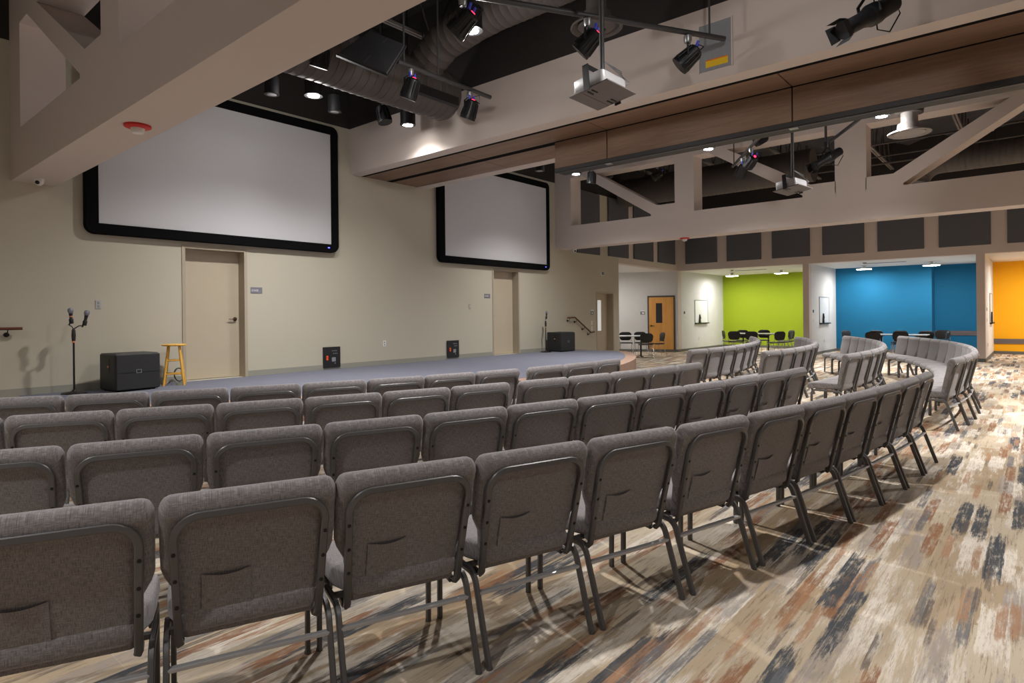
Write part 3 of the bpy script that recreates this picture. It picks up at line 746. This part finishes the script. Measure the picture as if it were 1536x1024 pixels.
# microphone stands
def micstand(x, y, H, clips, label):
    o = thing('microphone_stand', label, 'microphone stand', (x, y, ZS))
    MB().lathe([(.15,0),(.15,.006),(.14,.016),(.03,.034),(.018,.05)], n=28).build('base', M_blk, o)
    MB().tube([(0,0,.04),(0,0,H*.62)], .024, n=12).build('tube', M_blk, o)
    MB().lathe([(.013,H*.6),(.022,H*.62),(.026,H*.68),(.022,H*.74),(.012,H*.76)], n=14).build('clutch_grip', M_plas, o)
    MB().lathe([(.02,H*.595),(.02,H*.615)], n=12).build('band', M_copper, o)
    if clips > 1: MB().tube([(-.045,0,H*.80),(-.02,0,H*.785),(0,0,H*.755),(.06,.0,H*.79),(.10,0,H*.795)], .014, n=8).build('fork', M_blk, o)
    return o
def mic(x, y, z, tilt, label, band=True):
    o = thing('microphone', label, 'microphone', (x, y, z))
    ax = Vector((math.sin(tilt), 0, math.cos(tilt)))
    MB().lathe([(.012,-.12),(.015,-.11),(.019,-.02),(.024,.02)], (0,0,.0), ax, 14).build('body', M_plas, o)
    MB().lathe([(.022,.02),(.032,.035),(.034,.06),(.026,.085),(.006,.095)], (0,0,0), ax, 16).build('grille', M_mesh, o)
    if band: MB().lathe([(.0215,-.03),(.0215,-.015)], (0,0,0), ax, 14).build('band', M_copper, o)
    cl = MB().lathe([(.02,-.12),(.026,-.115),(.027,-.06),(.021,-.05)], (0,0,0), ax, 10); cl.tube([ax*-.09, ax*-.1+Vector((-.03,0,-.04))], .02, n=8); cl.build('clip', M_blk, o)
micstand(2.53, 9.9, 1.15, 2, 'black round base microphone stand with two holders by the near floor speaker')
mic(2.50, 9.9, ZS+1.06, -.06, 'upper grey headed microphone on the near stand')
mic(2.675, 9.9, ZS+1.03, .18, 'lower grey headed microphone on the near stand', False)
micstand(13.1, 9.96, 1.1, 1, 'thin microphone stand behind the far floor speaker')
mic(13.14, 9.96, ZS+1.0, .12, 'pale headed microphone on the far stand', False)

# ------------------------------------------------------------------ ceiling: joists, ducts, fixtures
def joist(x0, x1, y, label):
    o = thing('bar_joist', label, 'joist', (x0, y, 5.9)); L = x1-x0; h_ = DECK-5.9
    MB().box(0,L,-.05,-.012,0,.045).box(0,L,.012,.05,0,.045).build('bottom_chord', M_joist, o)
    MB().box(0,L,-.05,.05,h_-.05,h_).build('top_chord', M_deck, o)
    b = MB(); n = max(2, int(L/.75))
    for i in range(n):
        a, c = L*i/n, L*(i+.5)/n; e = L*(i+1)/n
        b.tube([(a,0,h_-.03),(c,0,.02)], .028, n=6).tube([(c,0,.02),(e,0,h_-.03)], .028, n=6)
    b.build('web', M_duct, o)
for i, y in enumerate((9.3,7.4,5.5,3.42,1.4,-.6)):
    joist(9.2, XB, y, 'dark bar joist over the far bay, %s from the stage wall' % ords[i])
    joist(2.43, 7.2, y, 'dark bar joist over the near bay, %s from the stage wall' % ords[i])
for i, (x, z, r_) in enumerate(((15.2,5.82,.05),(16.3,5.78,.035),(18.4,5.82,.05),(19.6,5.75,.035),(20.8,5.8,.06),(10.6,5.82,.05))):
    o = thing('conduit_pipe', 'thin dark pipe under the roof deck, %s of the far bay pipes' % ords[i], 'pipe', (x,0,z), 0, 'far bay ceiling pipes')
    MB().tube([(0,-5,0),(0,10.2,0)], r_, n=8).build('tube', M_duct, o)
    MB().tube([(0,-3,0),(0,-3,DECK-z)], .012, n=5).tube([(0,3,0),(0,3,DECK-z)], .012, n=5).tube([(0,8,0),(0,8,DECK-z)], .012, n=5).build('hanger_rod', M_blk, o)
# insulation sagging between the joists
b = MB(); rows = []
for i in range(60):
    x = 9.3+i*(13./59)
    rows.append([(x, -5+j*(15.2/40), 6.66+.11*math.sin(j*1.9+math.sin(i*.7))*math.cos(i*.8+j*.3)) for j in range(41)])
for r_ in rows: b.v += r_
for i in range(59):
    for j in range(40): b.f.append([i*41+j,i*41+j+1,(i+1)*41+j+1,(i+1)*41+j]); b.s.append(True)
o = b.build('roof_insulation', mat('insulation foil', srgb(84,84,88), .45, .2)); struct(o, 'dark quilted roof insulation')

def spiral(path, dia, name, label, m=M_duct, parent=None, seams_=True, caps=True):
    b = MB()
    # resample and add a fine rolled seam every 12 cm
    pts = [Vector(p) for p in path]; out = []
    for a, c in zip(pts, pts[1:]):
        n = max(1, int((c-a).length/.12))
        for i in range(n): out.append(a.lerp(c, i/n))
    out.append(pts[-1]); n = 28; rings = []
    def ring(i, k):
        a = out[max(i-1,0)]; c = out[min(i+1,len(out)-1)]; t = (c-a).normalized(); u = t.cross(Vector((0,0,1)))
        if u.length < .05: u = Vector((1,0,0))
        u.normalize(); v = u.cross(t)
        return [(u*math.cos(2*PI*j/n)+v*math.sin(2*PI*j/n))*(dia/2*k) for j in range(n)], t
    for i, p in enumerate(out):
        r0, t = ring(i, 1.); r1, _ = ring(i, 1.018)
        rings += [[p-t*.007+q for q in r0], [p+q for q in r1], [p+t*.007+q for q in r0]] if seams_ else [[p+q for q in r0]]
    b.loft(rings, caps)
    if parent: return b.build(name, m, parent)
    return tag(b.build(name, m), label, 'duct')
def bend(c, r, a0, a1, pl, n=8):
    o = []
    for i in range(n+1):
        a = math.radians(a0+(a1-a0)*i/n); o.append(tuple(Vector(c)+Vector(pl[0])*r*math.cos(a)+Vector(pl[1])*r*math.sin(a)))
    return o
dz = 4.93
o = thing('round_duct', 'big round spiral duct with slot grille and branch beside the wide header', 'duct', (3.4, 7.08, dz))
spiral([(-1.0,0,0),(3.3,0,0)], .74, 'pipe', '', parent=o)
MB().lathe([(.37,0),(.35,.08),(.27,.16),(.12,.21),(.02,.225)], (3.3,0,0), (1,0,0), 28).build('end_cap', M_duct, o)
b = MB()
for i in range(14): b.box(2.5+i*.055, 2.535+i*.055, -.355, -.31, -.21, -.13)
MB().box(2.45, 3.3, -.37, -.28, -.235, -.105).build('slot_grille', M_seal, o); b.build('grille_bars', M_duct, o)
spiral([(2.8,0,.1),(2.8,-.25,.34),(2.8,-.6,.52),(2.8,-1.2,.62),(2.8,-1.6,.65),(2.8,-4.9,.65)], .52, 'branch_pipe', '', parent=o)
b = MB()
for x in (.2, 1.6, 2.9): b.tube([(x,0,.35),(x,0,DECK-dz)], .012, n=6)
b.build('hanger_rod', M_blk, o)
o = thing('round_duct', 'big round duct behind the far truss toward the stage wall', 'duct', (17.3, 6.8, 5.3))
spiral([(0,3.2,0),(0,-2.4,0)], .85, 'pipe', '', parent=o)
MB().tube([(0,2.4,.4),(0,2.4,1.5)], .02, n=6).tube([(0,-1.6,.4),(0,-1.6,1.5)], .02, n=6).build('hanger_rod', M_blk, o)
o = thing('round_duct', 'long round duct elbowing down behind the far truss', 'duct', (17.5, 1.7, 4.98))
spiral([(0,-6.4,0),(0,0,0)]+bend((0,0,-.5), .5, 90, 10, ((0,1,0),(0,0,1))), .56, 'pipe', '', parent=o)
MB().tube([(0,-1,.25),(0,-1,1.82)], .02, n=6).tube([(0,-4,.25),(0,-4,1.82)], .02, n=6).build('hanger_rod', M_blk, o)
def diffuser(x, y, z, top, r0, label, m):
    o = thing('ceiling_diffuser', label, 'air diffuser', (x, y, z))
    MB().lathe([(r0*.55,.16),(r0*.6,.05),(r0,.012),(r0*1.02,-.004),(r0*.97,-.012),(r0*.84,.02),(r0*.80,.03)], n=36).build('outer_ring', m, o)
    MB().lathe([(.02,.0),(r0*.70,.0),(r0*.74,.012),(r0*.5,.04)], n=36).build('centre_disc', m, o)
    b = MB()
    for k in range(4): b.tube([(r0*.5*math.cos(k*PI/2),r0*.5*math.sin(k*PI/2),.02),(r0*.8*math.cos(k*PI/2),r0*.8*math.sin(k*PI/2),.02)], .02, n=6)
    b.build('spider', m, o)
    spiral([(0,0,.12),(0,0,top)], r0*.8, 'neck', '', m, o, seams_=False)
    return o
o = diffuser(12.03, 1.59, 4.42, .34, .31, 'round pale air diffuser on a short neck in the far bay', M_ductw)
spiral(bend((0,-.32,.34), .32, 0, 90, ((0,1,0),(0,0,1)))+[(0,-5.5,.66)], .40, 'elbow_duct', '', M_duct, o)
diffuser(6.2, 3.92, 4.86, .42, .30, 'round air diffuser ring above the near projector', M_duct)

# hung loudspeaker cluster
SQ = [Vector(v) for v in [[4.153, 6.154, 4.526], [4.595, 6.098, 4.937], [4.912, 5.802, 4.778], [4.536, 5.704, 4.273]]]
sc0 = sum(SQ, Vector())/4
o = thing('hung_speaker', 'black wedge loudspeaker hung in front of the round duct', 'speaker', tuple(sc0))
nrm = (SQ[1]-SQ[0]).cross(SQ[3]-SQ[0]).normalized()
if nrm.dot(sc0) < 0: nrm = -nrm                       # points away from the seats, up into the roof
bk = (nrm*.55+Vector((0,0,.3)))*.62
q = [v-sc0 for v in SQ]
MB().loft([[v*1.0 for v in q], [v+bk*.25 for v in q], [v*.62+bk for v in q]], smooth=False).build('cabinet', M_plas, o)
MB().loft([[v*.92-nrm*.02 for v in q], [v*.95+nrm*.0 for v in q]], smooth=False).build('grille', M_seal, o)
b = MB(); e0 = (q[0]+q[1])*.5; e1 = (q[2]+q[3])*.5
b.loft([[(q[0].lerp(q[3],.5)*k-nrm*.024), (q[1].lerp(q[2],.5)*k-nrm*.024), (q[1].lerp(q[2],.53)*k-nrm*.024), (q[0].lerp(q[3],.53)*k-nrm*.024)] for k in (.9,.88)], smooth=False)
b.build('grille_bar', M_pipe, o)
b = MB()
for s in (.3,.7): p = q[0].lerp(q[2], s)*.5+bk*.9; b.tube([p, (p.x,p.y,DECK-sc0.z)], .02, n=6)
b.build('hanging_cable', M_blk, o)

# lighting pipes
def pipe(a, c, label, ks=(.06, .94)):
    a, c = Vector(a), Vector(c); o = thing('lighting_pipe', label, 'pipe', tuple(a))
    MB().tube([(0,0,0), c-a], .06, n=12, caps=True).build('tube', M_pipe, o)
    b = MB()
    for k in ks: p = (c-a)*k; b.tube([p, p+Vector((0,0,DECK-a.z))], .025, n=8)
    b.build('hanger', M_pipe, o)
pipe((4.1,4.48,4.68), (7.1,2.75,4.68), 'lighting pipe slanting over the near projector')
pipe((5.02,6.11,4.70), (6.75,6.11,4.70), 'lighting pipe in front of the round duct', (.06, .4))
pipe((11.4,3.74,4.70), (13.5,5.08,4.70), 'lighting pipe in the far bay near the downlights')
pipe((11.2,1.97,4.70), (13.1,3.16,4.70), 'lighting pipe in the far bay behind the far projector')
def par(x, y, z, yaw, tilt, label, led=True, stem=False):
    if not stem: z -= .07
    o = thing('stage_light', label, 'stage light', (x, y, z))
    ax = Vector((math.cos(yaw)*math.cos(tilt), math.sin(yaw)*math.cos(tilt), math.sin(tilt))); c = Vector((0,0,-.22)); sd = ax.cross(Vector((0,0,1))).normalized()
    b = MB().lathe([(.06,-.14),(.085,-.12),(.092,-.02),(.10,.06),(.112,.10),(.112,.13),(.10,.13)], c, ax, 22)
    for k in range(12):
        a = 2*PI*k/12; u = sd*math.cos(a)+ax.cross(sd)*math.sin(a); b.tube([c+u*.092-ax*.1, c+u*.112+ax*.09], .012, n=5)
    b.build('body', M_blk, o)
    MB().lathe([(.10,.118),(.02,.122)], c, ax, 20).build('lens', M_dark, o)
    b = MB()
    for s in (-1,1): b.tube([c+sd*s*.12, c+sd*s*.115+Vector((0,0,.11)), c+sd*s*.05+Vector((0,0,.16)), Vector((0,0,-.04))], .024, .01, sq=True)
    b.build('yoke', M_blk, o)
    MB().lathe([(.035,-.05),(.045,-.02),(.045,.03)], (0,0,0), (0,0,1), 10).build('mounting_clamp', M_alum, o)
    if stem: MB().tube([(0,0,.04),(0,0,DECK-z)], .016, n=6).build('hanging_stem', M_blk, o)
    v = ax.cross(sd)
    if v.z < 0: v = -v
    if led:
        for s in (-1,1): MB().tube([c-ax*.13+sd*s*.045+v*.02, c-ax*.19+sd*s*.05+v*.05], .03, n=8).build('cable_plug', M_bluep, o)
        MB().lathe([(.026,0),(.024,.006)], c-ax*.142-v*.005, -ax, 12).build('display', M_rled, o)
        MB().tube([c-ax*.19+sd*.05+v*.05, c-ax*.23+sd*.1, c-ax*.1+sd*.17+Vector((0,0,.03)), Vector((.03,.0,-.03))], .012, n=6).build('cable', M_blk, o)
    return o
par(5.57,3.63,4.68, 1.9, -.75, 'stage light with red display hanging beside the near projector pole')
par(6.66,3.0,4.68, 2.0, -.7, 'stage light with red display at the header end of the slanting pipe')
par(4.38,4.32,4.68, 1.9, -.7, 'stage light with coiled cables over the lit downlight above the seats')
par(5.23,6.11,4.70, 1.75, -1.15, 'stage light with blue plugs on the pipe before the round duct')
par(6.32,6.11,4.70, 1.65, -1.15, 'stage light with blue plugs at the header end of the duct pipe')
par(6.1,7.78,4.87, -1.2, -1.3, 'small stage light with pale lens hanging below the round duct', False, True)
par(4.25,6.62,4.95, 1.6, -1.2, 'stage light tucked under the hung loudspeaker', False)
par(12.1,4.19,4.70, .9, -.5, 'stage light with red display in the far bay')
par(12.75,4.6,4.70, .9, -.8, 'stage light with blue plugs low on the far bay pipe')
par(12.28,7.94,4.91, 1.3, -1.4, 'black stage light hanging beside the downlight at the wall end of the far bay', False, True)
par(14.9,9.1,5.55, 2.2, -.5, 'small stage light before the far bay duct, nearer the wall', True, True)
par(14.9,7.6,5.35, 2.2, -.5, 'small stage light before the far bay duct, nearer the post', True, True)
par(13.3,4.4,5.35, 2.2, -.4, 'stage light high in the far bay behind the far projector pole', True, True)
def profile_light(x, y, z, yaw, tilt, label):
    o = thing('spotlight', label, 'spotlight', (x, y, z))
    ax = Vector((math.cos(yaw)*math.cos(tilt), math.sin(yaw)*math.cos(tilt), math.sin(tilt))); c = Vector((0,0,-.26)); sd = ax.cross(Vector((0,0,1))).normalized(); v = sd.cross(ax)
    MB().lathe([(.05,-.36),(.075,-.34),(.085,-.16),(.10,-.1),(.10,-.02),(.088,0)], c, ax, 20).build('lamp_house', M_blk, o)
    MB().lathe([(.088,0),(.085,.02),(.07,.08),(.07,.26),(.082,.27),(.082,.32)], c, ax, 20).build('lens_tube', M_blk, o)
    b = MB()
    for s, w_ in ((1,v),(-1,v),(1,sd),(-1,sd)):
        u = sd if w_ is v else v; p = c+ax*.3+w_*s*.075; q = c+ax*.385+w_*s*.105
        b.add([p-u*.07, p+u*.07, q+u*.075, q-u*.075, p-u*.07+ax*.004, p+u*.07+ax*.004, q+u*.075+ax*.004, q-u*.075+ax*.004], [(0,1,2,3),(7,6,5,4),(0,4,5,1),(1,5,6,2),(2,6,7,3),(3,7,4,0)])
    b.build('barn_door', M_blk, o)
    MB().tube([c+ax*.10+sd*.071-v*.02, c+ax*.22+sd*.071-v*.02], .012, .02, 6).build('maker_label', M_txt, o)
    b = MB()
    for s in (-1,1): b.tube([c-ax*.03+sd*s*.11, c+sd*s*.11+Vector((0,0,.13)), Vector((0,0,-.05))], .03, .01, sq=True)
    b.build('yoke', M_blk, o)
    MB().lathe([(.05,-.06),(.055,0),(.05,.05)], (0,0,0), (0,0,1), 10).build('mounting_clamp', M_blk, o)
    MB().tube([(0,0,.04),(0,0,DECK-z)], .02, n=6).build('hanging_stem', M_blk, o)
    MB().lathe([(.016,0),(.014,.01)], c-ax*.35+v*.03+sd*.04, -ax, 8).build('indicator', M_orange, o)
    MB().tube([c-ax*.36, c-ax*.42-Vector((0,0,.12)), c-ax*.28-Vector((0,0,.24)), c-ax*.12-Vector((0,0,.16)), c-ax*.08+Vector((0,0,.12)), Vector((0,0,.02))], .012, n=6).build('cable', M_blk, o)
    return o
profile_light(6.37,1.15,4.42, 2.55, -.5, 'black spotlight with barn doors before the header over the aisle')
profile_light(12.5,2.95,4.58, 2.55, -.5, 'black spotlight with barn doors in the far bay behind the far projector')
# projectors
def projector(x, y, z, yaw, label, tilt=(-.109,.048)):
    o = thing('projector', label, 'projector', (x, y, z), yaw)
    T = Matrix.Rotation(tilt[1], 4, 'Y') @ Matrix.Rotation(tilt[0], 4, 'X')
    MB().box(-.24,.24,-.24,.09,0,.012).box(-.24,.24,.096,.24,0,.012).build('tray', M_platem, o, T)
    MB().loft([[(px-.02, py+.01, zz) for px, py in rrect(.2-i, .19-i, .04, 4)] for zz, i in ((.014,.008),(.03,0),(.14,0),(.155,.012))]).build('body', M_silver, o, T)
    b = MB()
    for k in range(9): b.box(-.215+.012, -.2195, -.12+.03*k, -.105+.03*k, .05, .12)
    b.build('vent', M_gpanel, o, T)
    MB().lathe([(.045,0),(.045,.03),(.035,.032)], (-.08,.2,.085), (0,1,0), 18).build('lens', M_dark, o, T)
    b = MB().box(-.262,-.25,-.04,.03,-.02,.24).box(.25,.262,-.04,.03,-.02,.24).box(-.262,.262,-.03,.02,.225,.24); b.build('bracket', M_blk, o, T)
    b = MB()
    for sx in (-.19,.13):
        for sy in (-.02,.03): b.box(sx,sx+.09,sy,sy+.012,-.008,0)
    b.build('tray_clip', M_blk, o, T)
    MB().tube([(0,0,.22),(0,0,DECK-z)], .05, n=12).build('pole', M_pipe, o)
    b = MB()
    for k in range(3): b.tube([(.16,-.12+.05*k,.1),(.28+.03*k,-.14+.05*k,.16),(.24,-.06,.25+.02*k),(.03,0,.36)], .009, n=5)
    b.build('cable', M_alum, o)
projector(5.342,3.317,3.69,-.087, 'silver ceiling projector on a pole before the wide header')
projector(11.62,3.30,3.66,-.25, 'silver ceiling projector on a pole in the far bay')

# downlights
def downlight(x, y, z, lit, label, r=.125):
    o = thing('downlight', label, 'ceiling light', (x, y, z))
    MB().lathe([(r,0),(r,.24),(r*.8,.26)], n=24).build('housing', M_blk, o)
    MB().lathe([(r*.97,-.012),(r*1.04,-.01),(r*1.04,.01),(r*.97,.01)], n=24).build('trim_ring', M_blk, o)
    MB().lathe([(r*.93,-.004),(r*.6,-.014),(.01,-.018)], n=24).build('lens', M_glow if lit else M_off, o)
    MB().tube([(0,0,.25),(0,0,DECK-z)], .022, n=8).build('stem', M_blk, o)
    return o
def lamp(x, y, z, power, size=2.45, blend=1., rad=.08, col=(1,.97,.94), fill=None):
    l = bpy.data.lights.new('downlight_or_fill_lamp', 'SPOT'); l.energy = power; l.spot_size = size; l.spot_blend = blend; l.shadow_soft_size = rad; l.color = col
    o = bpy.data.objects.new('downlight_or_fill_lamp', l); C.objects.link(o); o.location = (x, y, z-.05)
    s = FILL if fill is None else fill
    if s:
        l = bpy.data.lights.new('added_fill_point', 'POINT'); l.energy = power*s; l.shadow_soft_size = .1; l.color = col  # added point light, fills the beams and ceiling around the lamp
        o = bpy.data.objects.new('added_fill_point', l); C.objects.link(o); o.location = (x, y, z-.13)
FILL = .055
P = 570
for x, y, lab in ((4.98,7.95,'lit downlight in front of the near projection screen'),(6.78,8.0,'lit downlight close to the header under the duct end'),(5.02,4.82,'lit downlight over the seats near the slanting pipe'),
        (11.72,8.0,'lit downlight of the far bay nearest the stage wall'),(11.7,4.87,'lit downlight in the middle of the far bay'),(11.69,1.93,'lit downlight beside the pale air diffuser')):
    downlight(x, y, 4.7, True, lab); lamp(x, y, 4.7, P*(.32 if 6 < x < 7 else 1.35 if x > 11 and y < 5 else 1), fill=0. if 6 < x < 7 else .022 if x > 11 else None, size=2.3 if x > 11 else 2.45)
for x, y, lab in ((4.58,8.39,'unlit downlight above the near screen by the truss'),(5.62,8.38,'unlit downlight above the near screen nearer the header'),(10.97,8.46,'unlit downlight above the far screen')):
    downlight(x, y, 4.72, False, lab, .1)
# added lamps without fixtures tuned as fill
for x, y, z, k in ((5.0,1.7,4.9,1.0),(5.0,-1.4,4.9,.05),(11.7,-1.4,4.7,2.3),(-1.5,7.6,4.7,.3),(-1.5,4.8,4.7,.7),(-1.5,1.7,4.7,.5),(1.0,-1.5,4.7,.22),(18.2,7.9,4.25,.35),(18.2,4.9,4.25,1.2),(18.2,1.9,4.25,1.5),(18.2,-1.4,4.25,1.5)):
    lamp(x, y, z, P*k, size=1.95 if x > 15 else 2.3 if x > 11 else 2.45, fill=0. if x > 11 else None)
# flush disc lights in the coloured rooms
def disc(x, y, label, lit=True, p=1.):
    o = thing('disc_light', label, 'ceiling light', (x, y, 3.13))
    MB().lathe([(.05,0),(.05,-.1),(.25,-.1),(.25,-.13),(.24,-.135)], n=28).build('housing', M_white, o)
    MB().lathe([(.24,-.136),(.05,-.142),(.01,-.143)], n=28).build('diffuser', M_glow, o)
    MB().lathe([(.09,0),(.09,-.012)], n=20).build('mounting_ring', M_white, o)
    l = bpy.data.lights.new('disc_lamp', 'AREA'); l.shape = 'DISK'; l.size = .48; l.energy = 24*p; l.color = (1,.97,.93)
    a = bpy.data.objects.new('disc_lamp', l); C.objects.link(a); a.location = (x, y, 2.975)
for x, y, lab, p in ((25.2,9.55,'disc light in the green room near its side wall',1.),(25.0,7.55,'disc light in the green room nearer the blue room',1.),(25.0,4.72,'disc light in the blue room nearer the green room',1.),(24.7,2.68,'disc light in the blue room before the recess',1.)):
    disc(x, y, lab, p=p)
disc(24.8, -.4, 'disc light in the yellow room', p=1.4); disc(24.8, -2.6, 'second disc light in the yellow room', p=1.4)
disc(19.6, 12.2, 'disc light in the alcove behind the tan wall', p=.75)
for x, y, lab in ((24.1,8.4,'green'),(24.0,3.9,'blue')):
    o = thing('ceiling_vent', 'thin slotted vent in the ceiling of the %s room' % lab, 'vent', (x, y, 3.13)); b = MB()
    for k in range(3): b.box(-.08+.05*k, -.05+.05*k, -.6, .6, -.012, 0)
    b.build('slat', M_gpanel, o)
    o = thing('smoke_detector', 'small detector on the ceiling of the %s room' % lab, 'smoke detector', (x-.6, y+.5, 3.13))
    MB().lathe([(.06,0),(.06,-.03),(.03,-.05)], n=16).build('base', M_off, o)
o = thing('sprinkler_head', 'pale sprinkler head under the far bay pipes', 'sprinkler', (17.6,.75,5.62))
MB().lathe([(.05,-.1),(.02,-.08),(.03,-.02),(.05,.0),(.05,.05)], n=12).tube([(0,0,.05),(0,0,.3)], .04, n=8).build('body', M_ductw, o)

# ------------------------------------------------------------------ world, camera, view
wd = bpy.data.worlds.new('hall'); wd.use_nodes = True; wd.node_tree.nodes['Background'].inputs[0].default_value = (.02,.02,.02,1); sc.world = wd
cam = bpy.data.cameras.new('camera'); co = bpy.data.objects.new('camera', cam); C.objects.link(co)
cam.sensor_width = 36; cam.lens = 928.6/1536*36; cam.clip_start = .05
cam.shift_x = 0; cam.shift_y = -(512-472.2)/1536
co.location = (0, 0, 1.5)
a = math.radians(40.35)
fwd = Vector((math.cos(a), math.sin(a), 0)); rt = Vector((math.sin(a), -math.cos(a), 0)); up = Vector((0,0,1)); th = .0105
r2 = rt*math.cos(th)+up*math.sin(th)*-1; u2 = r2.cross(fwd)
co.matrix_world = Matrix(((r2.x,u2.x,-fwd.x,0),(r2.y,u2.y,-fwd.y,0),(r2.z,u2.z,-fwd.z,1.5),(0,0,0,1)))
sc.camera = co
sc.view_settings.view_transform = 'Standard'; sc.view_settings.look = 'None'; sc.view_settings.gamma = 1
sc.view_settings.exposure = 0.19; sc.view_settings.use_curve_mapping = False
sc.cycles.use_denoising = True; sc.cycles.max_bounces = 10; sc.cycles.diffuse_bounces = 6; sc.cycles.sample_clamp_indirect = 6
